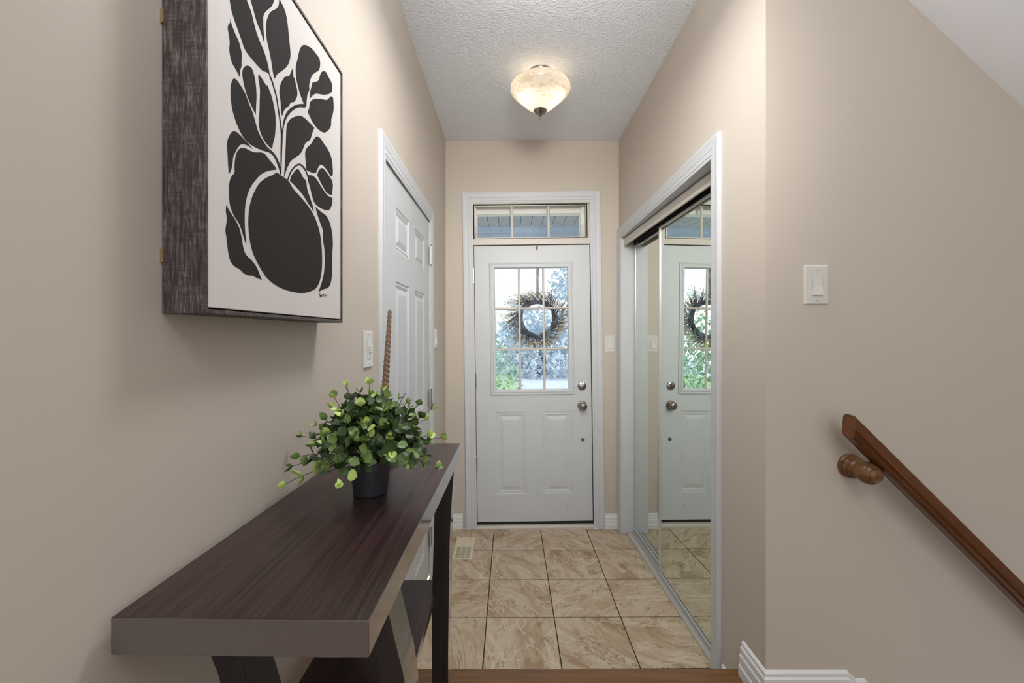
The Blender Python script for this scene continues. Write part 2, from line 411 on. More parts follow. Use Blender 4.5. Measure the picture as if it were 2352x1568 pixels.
bm = bmesh.new(); run(bm, B2, (XR, 1.462), (XR, YC), (-1, 0), ZF, 0, 1); struct(obj('baseboard_right', bm, M['skirting'], smooth=20))
bm = bmesh.new(); run(bm, [(a, h*1.75) for a, h in BASE], (XR, 1.490), (XR, 1.602), (-1, 0), 0); struct(obj('baseboard_right_low', bm, M['skirting'], smooth=20))
# stair wall skirting: level, small drop, level, then raking down the flight
bm = bmesh.new()
path = [(XR, 0), (1.040, 0.0), (1.066, -.026), (1.094, -.026), (2.9, -1.75)]
prf = [(a, h) for a, h in B2]
rings = []
for i, (x, dz) in enumerate(path):
    L = []
    for a, h in prf:
        L.append(bm.verts.new((x-(a if i == 0 else 0), YC-a, ZF+h+dz if h > .02 or i > 0 else ZF+h+dz)))
    rings.append(L)
for a, b in zip(rings, rings[1:]):
    for i in range(len(prf)-1): bm.faces.new([a[i], a[i+1], b[i+1], b[i]])
bm.faces.new(rings[0]); bm.faces.new(rings[-1])
box(bm, 1.05, 1.13, YC-.012, YC, ZF-.3, ZF+.02)
struct(obj('baseboard_stair', bm, M['skirting'], smooth=20))

# ------------------------------------------------------------------ panelled slabs
PR = [(0, 0), (.006, -.0035), (.012, -.0045), (.016, -.0025), (.030, -.0075), (.034, -.0075), (.056, -.001), (.060, -.0005)]
def panel(fn, u0, u1, v0, v1, parent, mat, k=1.0):
    bm = bmesh.new(); loops = []
    for d, p in PR:
        d *= k
        loops.append([bm.verts.new(fn(u, v, p)) for u, v in ((u0+d, v0+d), (u1-d, v0+d), (u1-d, v1-d), (u0+d, v1-d))])
    for a, b in zip(loops, loops[1:]):
        for i in range(4): bm.faces.new([a[i], a[(i+1) % 4], b[(i+1) % 4], b[i]])
    bm.faces.new(loops[-1])
    return obj('door_panel', bm, mat, parent)
def slab(fn, us, vs, holes, thick, parent, mat):
    """grid of stiles and rails with the holes left open; us, vs are grid lines, holes are cell indices"""
    bm = bmesh.new(); V = {}
    def vert(i, j, w):
        if (i, j, w) not in V: V[(i, j, w)] = bm.verts.new(fn(us[i], vs[j], w))
        return V[(i, j, w)]
    cells = [(i, j) for i in range(len(us)-1) for j in range(len(vs)-1) if (i, j) not in holes]
    cs = set(cells)
    for i, j in cells:
        for w_ in (0, -thick): bm.faces.new([vert(i, j, w_), vert(i+1, j, w_), vert(i+1, j+1, w_), vert(i, j+1, w_)])
        for (ni, nj, e) in ((i-1, j, ((i, j), (i, j+1))), (i+1, j, ((i+1, j), (i+1, j+1))), (i, j-1, ((i, j), (i+1, j))), (i, j+1, ((i, j+1), (i+1, j+1)))):
            if (ni, nj) not in cs: bm.faces.new([vert(*e[0], 0), vert(*e[1], 0), vert(*e[1], -thick), vert(*e[0], -thick)])
    return obj('door_slab', bm, mat, parent)
def hinge(parent, loc, h, dirv, leafdir):
    """knuckle with ball tips and one leaf"""
    e = bmesh.new(); r = .0085
    x, y, z = loc
    lathe(e, [(0, -h/2-.008), (.004, -h/2-.006), (r*.8, -h/2), (r, -h/2+.001), (r, -h/2+h*.15), (r*.82, -h/2+h*.155), (r*.82, -h/2+h*.165), (r, -h/2+h*.17), (r, h/2-h*.17), (r*.82, h/2-h*.165), (r*.82, h/2-h*.155), (r, h/2-h*.15), (r, h/2), (r*.8, h/2+.001), (.004, h/2+.006), (0, h/2+.008)], 16, Matrix.Translation((x, y, z)))
    o = obj('hinge', e, M['chrome'], parent, smooth=30)
    a = Vector(leafdir); p = Vector(dirv)
    bm = bmesh.new(); q = Vector(loc)
    vs = [q+a*s*.034+p*t_+Vector((0, 0, zz*h/2)) for s in (0, 1) for t_ in (-.0005, .001) for zz in (-1, 1)]
    vv = [bm.verts.new(v) for v in vs]
    for f in ((0, 1, 3, 2), (4, 5, 7, 6), (0, 1, 5, 4), (2, 3, 7, 6), (0, 2, 6, 4), (1, 3, 7, 5)): bm.faces.new([vv[i] for i in f])
    obj('hinge_leaf', bm, M['alu'], o)
    return o

# ------------------------------------------------------------------ front door (slightly out of plumb, as photographed)
TH = R(.72)
root = struct(empty('door_1', (.168, YE, 1.2), (0, -TH, 0)), 'white front door with a nine pane window')
# local u = x - .168, z local = z - 1.2, w outwards (towards the room) = -y
ZC = 1.2
def F(yo=0):
    return lambda u, v, p: (u, yo-p, v-ZC)
FD = .012   # slab face set back from the wall plane
us = [-.421, -.281, -.058, .059, .281, .421]; vs = [.040, .247, .846, 1.008-.034, 1.898+.034, 2.060]
us_l = [-.421, -.281, -.058, .059, .281, .421]
fn = F(FD)
slab(fn, us, [.047, .247, .846, .974, 1.934, 2.060], {(1, 1), (3, 1), (1, 3), (2, 3), (3, 3)}, .044, root, M['white'])
panel(fn, -.281, -.058, .247, .846, root, M['white']); panel(fn, .059, .281, .247, .846, root, M['white'])
# lite frame moulding round the glass
bm = bmesh.new()
LG = (-.269-.005, .264-.005, 1.008, 1.898)
LP = [(0, -.022), (0, .004), (.003, .010), (.010, .012), (.018, .012), (.021, .007), (.026, .007), (.030, .012), (.036, .011), (.040, .0)]
molding(bm, LP, *LG, fn, closed=True)
obj('lite_frame', bm, M['white'], root)
bm = bmesh.new(); molding(bm, [(0, -.022), (0, -.044), (.03, -.044), (.03, -.022)], *LG, fn, closed=True); obj('lite_frame_outer', bm, M['white'], root)
cols = [LG[0]]+[LG[0]+(LG[1]-LG[0])*k/3 for k in (1, 2)]+[LG[1]]
rows = [LG[2]]+[LG[2]+(LG[3]-LG[2])*k/3 for k in (1, 2)]+[LG[3]]
mw = .0085
def muntin(parent, fn, u0, u1, v0, v1, vertical, w0=-.016, w1=-.004):
    bm = bmesh.new()
    if vertical:
        c = (u0+u1)/2; h = (u1-u0)/2
        prism(bm, [(c-h, w0), (c-h, w0+.003), (c-h*.45, w1), (c+h*.45, w1), (c+h, w0+.003), (c+h, w0)], lambda a, p: fn(a, v0, p), lambda a, p: fn(a, v1, p))
    else:
        c = (v0+v1)/2; h = (v1-v0)/2
        prism(bm, [(c-h, w0), (c-h, w0+.003), (c-h*.45, w1), (c+h*.45, w1), (c+h, w0+.003), (c+h, w0)], lambda a, p: fn(u0, a, p), lambda a, p: fn(u1, a, p))
    return obj('muntin', bm, M['jamb'], parent)
for c_ in cols[1:3]: muntin(root, fn, c_-mw, c_+mw, LG[2], LG[3], True)
for r_ in rows[1:3]: muntin(root, fn, LG[0], LG[1], r_-mw, r_+mw, False, -.016, -.005)
for a in range(3):
    for b in range(3):
        bm = bmesh.new(); q = [fn(u, v, -.020) for u, v in ((cols[a], rows[b]), (cols[a+1], rows[b]), (cols[a+1], rows[b+1]), (cols[a], rows[b+1]))]
        bm.faces.new([bm.verts.new(p) for p in q]); obj('glass_pane', bm, M['pane_film'], root)
# hinges on the left edge, lockset on the right
for z in (1.842, 1.078, .473): 
    hinge(root, (-.425, -.003+FD*.3, z-ZC), .108, (0, -1, 0), (-1, 0, 0)).location = (0, 0, 0)
rx = Matrix.Rotation(R(90), 4, 'X')   # local z -> -y
def knob_base(bm, u, z, prof, seg=32):
    lathe(bm, prof, seg, Matrix.Translation((u, FD, z-ZC)) @ rx)
bm = bmesh.new(); knob_base(bm, .353, 1.030, [(0, 0), (.031, 0), (.031, .006), (.028, .012), (.014, .016), (0, .016)])
db = obj('deadbolt', bm, M['nickel'], root, smooth=30)
bm = bmesh.new(); box(bm, -.0045, .0045, -.014, 0, -.021, .021); bmesh.ops.rotate(bm, verts=bm.verts, cent=(0, 0, 0), matrix=Matrix.Rotation(R(50), 3, 'Y')); bmesh.ops.translate(bm, verts=bm.verts, vec=(.353, FD-.014, 1.03-ZC))
obj('thumb_turn', bm, M['nickel'], db, bevel=.0015)
bm = bmesh.new(); knob_base(bm, .353, .888, [(0, 0), (.034, 0), (.034, .004), (.030, .009), (.013, .012), (.012, .030), (.018, .036), (.028, .044), (.0295, .052), (.026, .060), (.018, .066), (.006, .0665), (.0055, .064), (0, .064)])
obj('door_knob', bm, M['nickel'], root, smooth=40)
bm = bmesh.new(); knob_base(bm, .355, .638, [(0, 0), (.013, 0), (.013, .004), (.010, .007), (.004, .007), (.003, .004), (0, .004)], 20); obj('screw_cap', bm, M['nickel'], root, smooth=30)
# scuffs pressed into the paint
for (u, z, dx, dz) in ((-.119, .335, .003, .016), (.235, .15, .004, .012), (-.17, .10, .005, .004), (.02, .24, .003, .006)):
    bm = bmesh.new(); prism(bm, [(u-.0012, z-dz), (u+.001, z-dz), (u+dx, z+dz), (u+dx-.001, z+dz)], lambda a, b: fn(a, b, .0001), lambda a, b: fn(a, b, .0005)); obj('scuff', bm, M['rubber'], root)
# frame: jambs, head, weatherstrip
bm = bmesh.new()
box(bm, -.455, -.4245, -.006, .17, .0-ZC, 2.40-ZC); box(bm, .4265, .455, -.006, .17, .0-ZC, 2.40-ZC)
box(bm, -.4245, .4265, -.004, .17, 2.0655-ZC, 2.108-ZC); box(bm, -.4245, .4265, -.006, .17, 2.362-ZC, 2.40-ZC)
struct(obj('door_frame', bm, M['jamb'], root))
bm = bmesh.new()
box(bm, -.4245, -.405, FD+.046, FD+.056, .03-ZC, 2.0655-ZC); box(bm, .405, .4265, FD+.046, FD+.056, .03-ZC, 2.0655-ZC); box(bm, -.42, .42, FD+.046, FD+.056, 2.045-ZC, 2.0655-ZC)
box(bm, -.4235, -.4212, FD+.004, FD+.046, .04-ZC, 2.0655-ZC); box(bm, .4212, .4262, FD+.004, FD+.046, .04-ZC, 2.0655-ZC); box(bm, -.42, .42, FD+.004, FD+.046, 2.0602-ZC, 2.0650-ZC)
obj('weatherstrip', bm, M['black'], root)
bm = Box(-.4235, .4255, FD+.006, FD+.044, .022-ZC, .0472-ZC); obj('door_sweep', bm, M['rubber'], root)
bm = bmesh.new(); prism(bm, [(-.02, -.004), (-.02, .012), (-.008, .024), (.16, .026), (.16, -.004)], lambda y, z: (-.4245, y, z-ZC), lambda y, z: (.4265, y, z-ZC)); obj('threshold', bm, M['jamb'], root)
# strike plate on jamb edge
obj('strike_plate', Box(.4265, .4285, -.0075, .02, .855-ZC, .905-ZC), M['nickel'], root)
# casing (shares the door's lean)
trim = struct(empty('trim_1', (.168, YE, 1.2), (0, -TH, 0)), 'white moulded casing round the front door')
bm = bmesh.new(); molding(bm, CASE, -.431, .431, .002, 2.376, lambda u, v, p: (u, -p-.0005, v-ZC)); obj('casing', bm, M['white'], trim)
# transom
wroot = struct(empty('window_1', (.168, YE, 1.2), (0, -TH, 0)), 'three pane transom window above the front door')
TG = (-.412, .396, 2.122, 2.350)
bm = bmesh.new(); fw = lambda u, v, p: (u, .03-p, v-ZC)
molding(bm, [(0, -.01), (0, .012), (.006, .015), (.013, .015)], *TG, fw, closed=True); obj('window_frame', bm, M['jamb'], wroot)
bm = bmesh.new()
box(bm, -.4245, TG[0], .015, .05, 2.108-ZC, 2.362-ZC); box(bm, TG[1], .4265, .015, .05, 2.108-ZC, 2.362-ZC); box(bm, TG[0], TG[1], .015, .05, 2.108-ZC, TG[2]-ZC); box(bm, TG[0], TG[1], .015, .05, TG[3]-ZC, 2.362-ZC)
obj('sash', bm, M['jamb'], wroot)
# outer white brickmould seen through the glass
bm = bmesh.new(); box(bm, -.44, .42, .10, .17, 2.318-ZC, 2.40-ZC); box(bm, .372, .43, .06, .17, 2.10-ZC, 2.36-ZC); box(bm, -.44, -.404, .06, .17, 2.10-ZC, 2.36-ZC); obj('outer_frame', bm, M['siding'], wroot)
tc_ = [TG[0]]+[TG[0]+(TG[1]-TG[0])*k/3 for k in (1, 2)]+[TG[1]]
for c_ in tc_[1:3]: muntin(wroot, fw, c_-.010, c_+.010, TG[2], TG[3], True, -.006, .006)
for a in range(3):
    bm = bmesh.new(); cx = (tc_[a]+tc_[a+1])/2; cz = (TG[2]+TG[3])/2-ZC
    q = [(u-cx, 0, v-ZC-cz) for u, v in ((tc_[a], TG[2]), (tc_[a+1], TG[2]), (tc_[a+1], TG[3]), (tc_[a], TG[3]))]
    bm.faces.new([bm.verts.new(p) for p in q]); o = obj('glass_pane', bm, M['pane_misty'], wroot); o.location = (cx, .038, cz)

# outline of the printed plant, millimetres on the canvas
ART=[
 [(50.7,1899.5),(52.3,1894.7),(55,1887.2),(60.2,1879.6),(68.6,1870.6),(77.2,1861.3),(86,1851.8),(96.7,1848.6),(110.8,1847.4),(125.6,1847),(135.8,1847.9),(144.5,1851.5),(151.6,1853.1),(156.2,1852.3),(153.5,1859.2),(146.3,1872.8),(135.8,1883.8),(122.2,1893.2),(112.4,1904.5),(104.4,1918.6),(98.2,1925.2),(91.3,1931),(84.5,1953.2),(74.3,1985.3),(62.3,2007.4),(54.7,1972.5),(50,1929.3)],
 [(101.3,1938.8),(107.6,1931.4),(114,1921),(120.6,1914.2),(129,1908.5),(134.9,1901.9),(138.7,1897.1),(138.4,1906.3),(136.6,1916.9),(135.8,1928.1),(136.1,1937.7),(140.1,1947.1),(148.1,1958),(158.9,1971.2),(165.4,1982.3),(169.2,1991.4),(168.2,2016.4),(155.3,2041.2),(135.8,2054.1),(118.9,2054.3),(104.4,2016.5),(96.7,1977),(97.4,1946.9)],
 [(188.6,2006.4),(197.6,2003.8),(205.8,1999.2),(212.1,1989.8),(216.4,1975.4),(219.6,1960.1),(222.8,1946.9),(225,1935),(223.9,1925.5),(216.4,1908.6),(203.8,1893.2),(187.6,1876.9),(177.8,1866.8),(171.1,1855.5),(168.2,1859),(164.5,1867),(160.8,1878.9),(155.3,1891.6),(148.1,1904.9),(145.4,1917.1),(145.4,1931.1),(147.2,1941.3),(153.5,1955),(160.8,1965.5),(173.9,1979),(182.6,1990.3),(185.6,1999.9),(184.6,2015.9),(175.8,2040.2),(183.6,2028.8)],
 [(52.3,1873.8),(53.1,1869.2),(56.1,1865.2),(63,1858.7),(71.4,1852.9),(76.5,1844.6),(78.9,1837.2),(77.9,1827.5),(77.9,1819.3),(75,1812.1),(74.3,1800.9),(70,1803.7),(63,1807.4),(56.1,1811),(52,1818),(49.6,1826.8),(50.9,1837.3),(48.7,1847),(46.7,1853.3),(46.7,1858.5),(49.3,1863.9),(51.7,1867.4)],
 [(278.5,1986.7),(293.6,1994.7),(314.6,2002),(333.9,2003.5),(346.7,2002.9),(351.1,1994.1),(345.3,1977.8),(325.5,1959.5),(312,1945.1),(302.7,1928.6),(299.6,1917.1),(300.4,1909.4),(292.5,1896.1),(289.4,1884.2),(286.9,1869.1),(280.2,1862.6),(260.9,1853.2),(241.1,1839.3),(224.8,1824.1),(211.8,1808.1),(202.9,1791.2),(199.1,1776.3),(196.1,1767.1),(194.7,1770.3),(197.9,1787.4),(203.6,1804.7),(214.4,1821.4),(232.9,1839.8),(252.3,1854.5),(277.2,1868.6),(266.8,1876.1),(255.2,1887.9),(249.7,1896.4),(246.3,1905.7),(245.1,1916.4),(246.3,1926.2),(252,1941.2),(257.9,1958.8),(266.2,1974.7)],
 [(368.9,1990.3),(379.6,1994.2),(393.8,1991.4),(406.7,1989.7),(412,1984.6),(412.1,1989.3),(413.7,1980.2),(411.3,1968.9),(395.4,1954.2),(368.9,1937.8),(347.2,1927.4),(329.9,1918.5),(316.6,1907.3),(305.2,1895),(303.6,1905.3),(310,1920.8),(314.9,1932.6),(333.4,1945.6),(343.7,1955.6),(351.1,1970.5),(358.4,1981.3)],
 [(407.3,1955.5),(418.6,1958.8),(422.7,1938.4),(417.4,1920.5),(409.3,1904.8),(407.3,1888.9),(399.4,1876.9),(383.9,1863.8),(372.6,1856.1),(354.3,1850.7),(333.4,1848.5),(316.6,1851),(303.6,1856.4),(293.4,1861.5),(300.4,1872.5),(302,1882.2),(310,1893.2),(329.9,1907.5),(354.3,1920.4),(383.9,1934.4),(399.4,1948.2)],
 [(239.7,1898.3),(243.9,1891.2),(249.5,1881.9),(250.9,1871.6),(245.3,1860.2),(238.3,1851.6),(226.2,1843.7),(216.9,1831.4),(204.1,1819.4),(195.4,1803.1),(191.7,1810.3),(190.5,1826.5),(186.4,1839.6),(189.3,1854.2),(194.2,1864.8),(198.6,1869.7),(203.8,1878.1),(220.7,1890.9),(227.2,1902.1),(233.1,1911.8),(236,1897.4)],
 [(90.5,1828.4),(101.3,1832.9),(107.6,1830.2),(112.4,1821.7),(115.3,1812),(116.3,1806.3),(117.1,1795),(115.7,1776.8),(115.1,1764.8),(103.1,1773.5),(91.8,1783.3),(84.4,1795.9),(82.8,1799.6),(80.4,1809.1),(82.3,1818.4)],
 [(123.1,1834),(127.3,1834.4),(139.2,1830.7),(146.3,1828.3),(147.9,1831.5),(159,1821.8),(168,1808.1),(172.7,1794.1),(173.8,1777),(171.5,1755.8),(165.8,1740.6),(162.4,1729.8),(150.1,1730.7),(137.2,1735.2),(126.8,1744.7),(123.4,1757.2),(125.8,1776.2),(126.4,1794.2),(127.2,1810.1),(124.8,1821.7),(124.2,1822),(122.2,1829.5)],
 [(60.9,1790.8),(66.8,1791.7),(77.3,1788.5),(88.1,1782.4),(95.5,1774),(106.9,1762.9),(114.7,1750.6),(122.8,1739.3),(135.1,1731.9),(147.9,1726.6),(165.8,1725.6),(177.3,1721.7),(185.7,1714.8),(190.5,1706.4),(191.7,1699.1),(188.8,1697),(185.7,1703.3),(178.5,1711.3),(168,1719.1),(157.9,1720.4),(150.1,1719.3),(139.4,1716.3),(120.7,1712.5),(103.1,1710.6),(88.1,1711.8),(75.5,1718.2),(65.1,1728.5),(56.7,1742.5),(53,1759.7),(53.4,1775.8),(56.7,1785.7)],
 [(62.5,1713),(70.3,1713.6),(80.8,1711.9),(93.6,1709.3),(106.9,1705.9),(95.5,1705.6),(84.4,1703.5),(77.3,1700.1),(70.3,1692.9),(63.4,1682.4),(58.3,1672.7),(56.7,1662.5),(53.4,1651.6),(48.5,1643.9),(47.2,1656.6),(46,1671.9),(44.9,1687.1),(47.7,1696.8),(55,1708.1)],
 [(77.3,1694.3),(88.1,1698.4),(99.3,1699.8),(112.8,1702.7),(131,1710.3),(143.6,1711.4),(156.7,1707),(170.3,1703.7),(177.3,1699.8),(161.2,1692.7),(143.6,1683.5),(126.8,1671.3),(112.8,1656.8),(104,1646.8),(96.1,1634.7),(89,1616.9),(86.2,1598.8),(86.2,1578.2),(89.6,1549.7),(82.8,1562),(73.8,1576.8),(60.6,1586.6),(51.1,1600.3),(48.6,1623.8),(52.9,1640),(60.6,1649.4),(62,1652.7),(61.7,1662.3),(64.2,1676.3),(69.4,1687.1)],
 [(176.9,1694.7),(189.7,1694.6),(216.8,1694.3),(233.2,1686.5),(259,1680.2),(286.5,1673.4),(313.4,1663.1),(336.6,1646.1),(352.8,1621.4),(359.5,1591.4),(359.5,1555.1),(350.1,1527.3),(331.4,1508.5),(305.9,1498.9),(272.6,1492.3),(241.6,1490.8),(205,1491.8),(175.1,1496.5),(147.3,1505.5),(127.9,1519.4),(109.4,1537.8),(100.5,1555.5),(96.1,1575.5),(96.1,1596.4),(100.5,1616.9),(109.4,1635.6),(124.7,1656.9),(147.3,1675.2),(167.9,1687.5)],
 [(42.9,1597),(50.4,1590.3),(61.9,1582),(72.5,1571.4),(77.9,1559.1),(82,1544.7),(89,1534.1),(103.4,1527.9),(117,1519.5),(124.7,1509.8),(132,1500.7),(118.5,1501.7),(106.4,1503.7),(94.7,1502.9),(83.4,1504.8),(73.8,1509.3),(61.9,1511.7),(51.6,1519),(46.6,1532.7),(44.2,1548.3),(41.2,1560.5),(44.7,1577.4),(42.2,1588)],
 [(327.7,1678.9),(358.3,1675.8),(381.1,1674.8),(401.9,1662.9),(414.2,1640.4),(417.4,1615.4),(412.4,1594),(414.2,1563.6),(408.1,1532),(392.9,1516.4),(369.6,1510.2),(342,1501.3),(355.6,1518.3),(369.6,1544.4),(375.3,1574.8),(372.4,1598.8),(363.9,1619),(363.9,1638.5),(344.7,1657.7)],
 [(262.4,1837.7),(278.7,1841.7),(300.4,1843),(323.2,1842.9),(313.3,1826.9),(303.6,1809.1),(284.8,1794.8),(275.7,1780.7),(263.8,1764.3),(241.1,1746.5),(224.8,1733.1),(214.4,1718.2),(206.7,1704.7),(202.1,1695.1),(204.1,1711.6),(206.7,1739),(209.2,1766.5),(210.5,1786.9),(214.4,1799.4),(227.5,1814.6),(246.7,1828.4)],
 [(333.4,1829.7),(350.8,1834.2),(368.9,1830.6),(391.6,1826),(407.3,1817.8),(415.3,1801.1),(417.4,1781.9),(409.3,1772.6),(395.4,1775.3),(376.3,1780.2),(354.3,1778.7),(340.2,1765.5),(329.9,1751.6),(310,1744.9),(287.9,1741.6),(284.8,1757.1),(283.2,1775.3),(291,1787.3),(310,1804.5),(321.5,1818.7)],
 [(361.6,1773.7),(380.1,1772.8),(399.4,1768.6),(411.3,1764.7),(417.4,1756.8),(417.4,1751.6),(411.1,1730.4),(387,1727.5),(363.9,1734.6),(336.6,1748.8),(344.7,1762.5)],
 [(291.3,1732.1),(315.9,1740),(336.6,1738.2),(358.3,1730.2),(387,1722.6),(414.2,1725),(414.2,1712.1),(398.9,1693.6),(381.1,1687.2),(352.8,1683.9),(326.2,1685.4),(315.9,1693.8),(305.9,1708.9),(296.1,1721.4)],
 [(250.2,1729.1),(261.2,1728.6),(272.6,1721.9),(286.5,1718),(291.3,1704),(303.4,1689.9),(315.9,1677.7),(321,1666.9),(296.1,1676.3),(272.6,1686.7),(245.9,1693),(222.9,1696.5),(229,1708.1)],
 [(153.4,1850.7),(161.6,1843.9),(166.2,1838),(174.4,1826.4),(183.8,1799.7),(189.5,1779.4),(191.1,1764.7),(190.4,1738.7),(190.1,1706.3),(188.6,1696.1),(191.5,1697),(193.3,1707.5),(195.5,1740.8),(197.3,1767.6),(193.9,1781.8),(187.5,1801.9),(178,1828.8),(170.2,1840.9),(165.5,1846.9),(157.1,1853.7)],
 [(217.1,1695.5),(227.1,1713),(243.6,1729.7),(259,1739.4),(271.2,1740.5),(284,1736.6),(292.9,1729),(296.5,1730.9),(289.1,1739.7),(275.8,1744.4),(259,1742.8),(239.6,1730.4),(222.8,1712.5),(213.4,1694.9)],
 [(347.9,1498.8),(349.8,1490.1),(351.5,1490.3),(350.1,1499)],
 [(351.7,1490.4),(357,1497.8),(355.3,1497.9),(349.6,1490.5)],
 [(355.1,1497.7),(358,1491.5),(359.8,1491.8),(357.2,1498.1)],
 [(354.2,1493.6),(364.1,1495.6),(363.7,1496.3),(353.7,1494.5)],
 [(364.1,1499.2),(368.8,1495.3),(370.4,1495.7),(366.1,1499.8)],
 [(368.5,1495.6),(365.4,1491.3),(367,1491.2),(370.6,1495.4)],
 [(363.1,1496.9),(371,1498.7),(370.5,1499.4),(362.5,1497.7)],
 [(373.6,1499.7),(375.6,1493),(377.4,1493.3),(375.9,1500)],
 [(376.9,1495.7),(385,1498),(384.2,1498.7),(376,1496.5)],
 [(382.3,1500),(384.3,1494.3),(386.1,1494.5),(384.6,1500.4)],
]

# ------------------------------------------------------------------ side door on the left wall
d2 = struct(empty('door_2', (XL, 1.61, 0)), 'white six panel side door on the left wall')
f2 = lambda u, v, p: (-.0045+p, u-1.61, v)
us2 = [1.612, 1.785, 2.025, 2.148, 2.388, 2.513]; vs2 = [.012, .192, .835, 1.005, 1.632, 1.760, 1.940, 2.070]
holes = {(i, j) for i in (1, 3) for j in (1, 3, 5)}
slab(f2, us2, vs2, holes, .038, d2, M['white'])
for i, j in sorted(holes): panel(f2, us2[i], us2[i+1], vs2[j], vs2[j+1], d2, M['white'], .85)
for z in (1.872, 1.042, .235): hinge(d2, (.0075, 2.5165-1.61, z), .108, (1, 0, 0), (0, -1, 0))
bm = bmesh.new(); lathe(bm, [(0, 0), (.032, 0), (.032, .005), (.028, .009), (.012, .012), (.012, .030), (.020, .036), (.028, .046), (.026, .058), (.016, .064), (0, .065)], 28, Matrix.Translation((-.0045, 1.672-1.61, .93)) @ Matrix.Rotation(R(90), 4, 'Y'))
obj('door_knob', bm, M['nickel'], d2, smooth=40)
bm = bmesh.new()
box(bm, -.059, -.001, -.01, -.0005, 0, 2.10); box(bm, -.059, -.001, .906, .99, 0, 2.10); box(bm, -.059, -.001, -.0005, .906, 2.074, 2.10)
obj('door_frame', bm, M['jamb'], d2)
obj('door_backing', Box(-.0598, -.0445, -.0004, .906, 0, 2.073), M['black'], d2)
t2 = struct(obj('trim_2', (lambda b: (molding(b, [(d, p*.62) for d, p in CASE], 1.607, 2.517, .001, 2.074, lambda u, v, p: (XL+p+.0003, u, v)), b)[1])(bmesh.new()), M['white']), 'white casing round the side door')

# ------------------------------------------------------------------ closet: casing, jambs, mirrored bypass doors
struct(obj('trim_3', (lambda b: (molding(b, [(d, p*.66) for d, p in CASE], 1.684, 3.066, .001, CT-.004, lambda u, v, p: (XR-p-.0003, u, v)), b)[1])(bmesh.new()), M['white']), 'white casing round the mirrored closet doors')
bm = bmesh.new(); box(bm, XR-.004, .935, 1.6805, 1.689, 0, CT); box(bm, XR-.004, .935, 3.061, 3.0695, 0, CT); box(bm, XR-.004, .935, 1.689, 3.061, CT-.009, CT-.0005)
struct(obj('trim_4', bm, M['white']), 'white lining boards of the closet opening')
d3 = struct(empty('door_3', (.868, 2.5, 0), (0, 0, R(1.5))), 'mirrored sliding closet doors')
def mirror_panel(x, y0, y1):
    z0, z1 = .020, 2.034
    m = obj('mirror_panel', Box(x, x+.005, y0+.004, y1-.004, z0+.006, z1-.006), M['mirror'], d3)
    for a, b in ((y0, y0+.013), (y1-.013, y1)): obj('stile', Box(x-.006, x+.012, a, b, z0, z1), M['alu'], m, bevel=.002)
    obj('bottom_rail', Box(x-.004, x+.012, y0+.013, y1-.013, z0, z0+.016), M['alu'], m, bevel=.0015)
    obj('top_rail', Box(x-.004, x+.012, y0+.013, y1-.013, z1-.014, z1), M['alu'], m, bevel=.0015)
    return m
mirror_panel(0, -.806, .008); mirror_panel(.030, -.25, .555)
bm = bmesh.new(); box(bm, -.028, .062, -.806, .556, .0005, .006)
for x in (-.028, .000, .010, .030, .040, .058): box(bm, x, x+.004, -.806, .556, .006, .016)
obj('floor_track', bm, M['alu'], d3)
bm = bmesh.new(); box(bm, -.048, -.040, -.803, .556, 2.036, 2.088)
box(bm, -.050, -.047, -.803, .556, 2.036, 2.040); box(bm, -.050, -.047, -.803, .556, 2.058, 2.061); obj('valance', bm, M['jamb'], d3)
bm = bmesh.new(); box(bm, -.040, .062, -.803, .556, 2.082, 2.092); box(bm, .020, .026, -.803, .556, 2.046, 2.082); box(bm, .056, .062, -.803, .556, 2.046, 2.082)
obj('head_track', bm, M['rubber'], d3)

# ------------------------------------------------------------------ ceiling light
lamp = tag(empty('ceiling_light', (.1615, 2.32, H)), 'semi-flush ceiling lamp with a lit alabaster glass bowl and nickel finial', 'lamp')
bm = bmesh.new(); lathe(bm, [(0, 0), (.064, 0), (.064, -.006), (.060, -.012), (.050, -.017), (.047, -.024), (.030, -.030), (.012, -.034), (.012, -.060), (0, -.060)], 40); obj('canopy', bm, M['nickel'], lamp, smooth=40)
bm = bmesh.new(); prof = [(.052, -.024), (.075, -.033), (.096, -.042), (.112, -.048), (.134, -.055), (.150, -.066), (.159, -.080), (.161, -.092), (.157, -.104), (.147, -.117), (.132, -.130), (.116, -.143), (.101, -.157), (.086, -.172), (.070, -.186), (.052, -.198), (.030, -.206), (.0, -.209)]
lathe(bm, prof, 64, cap=False); obj('glass_bowl', bm, M['shade'], lamp, smooth=60)
bm = bmesh.new(); lathe(bm, [(0, -.190), (.012, -.203), (.034, -.203), (.036, -.208), (.030, -.217), (.016, -.225), (.009, -.236), (.006, -.240), (.0075, -.246), (.006, -.253), (0, -.256)], 28); obj('finial', bm, M['nickel'], lamp, smooth=40)
bm = bmesh.new(); lathe(bm, [(.006, -.05), (.006, -.20)], 10); obj('rod', bm, M['nickel'], lamp)
for sx in (-1, 1):
    bm = bmesh.new(); lathe(bm, [(0, -.035), (.012, -.04), (.022, -.058), (.026, -.075), (.020, -.093), (.011, -.101), (0, -.104)], 16, Matrix.Translation((sx*.066, .0, -.035))); obj('bulb', bm, M['bulb'], lamp, smooth=60)
    l = bpy.data.lights.new('bulb_light', 'POINT'); l.energy = 6.5; l.color = (1, .88, .72); l.shadow_soft_size = .045
    lo = bpy.data.objects.new('bulb_light', l); C.objects.link(lo); lo.location = (sx*.070, -.012, -.124); lo.parent = lamp

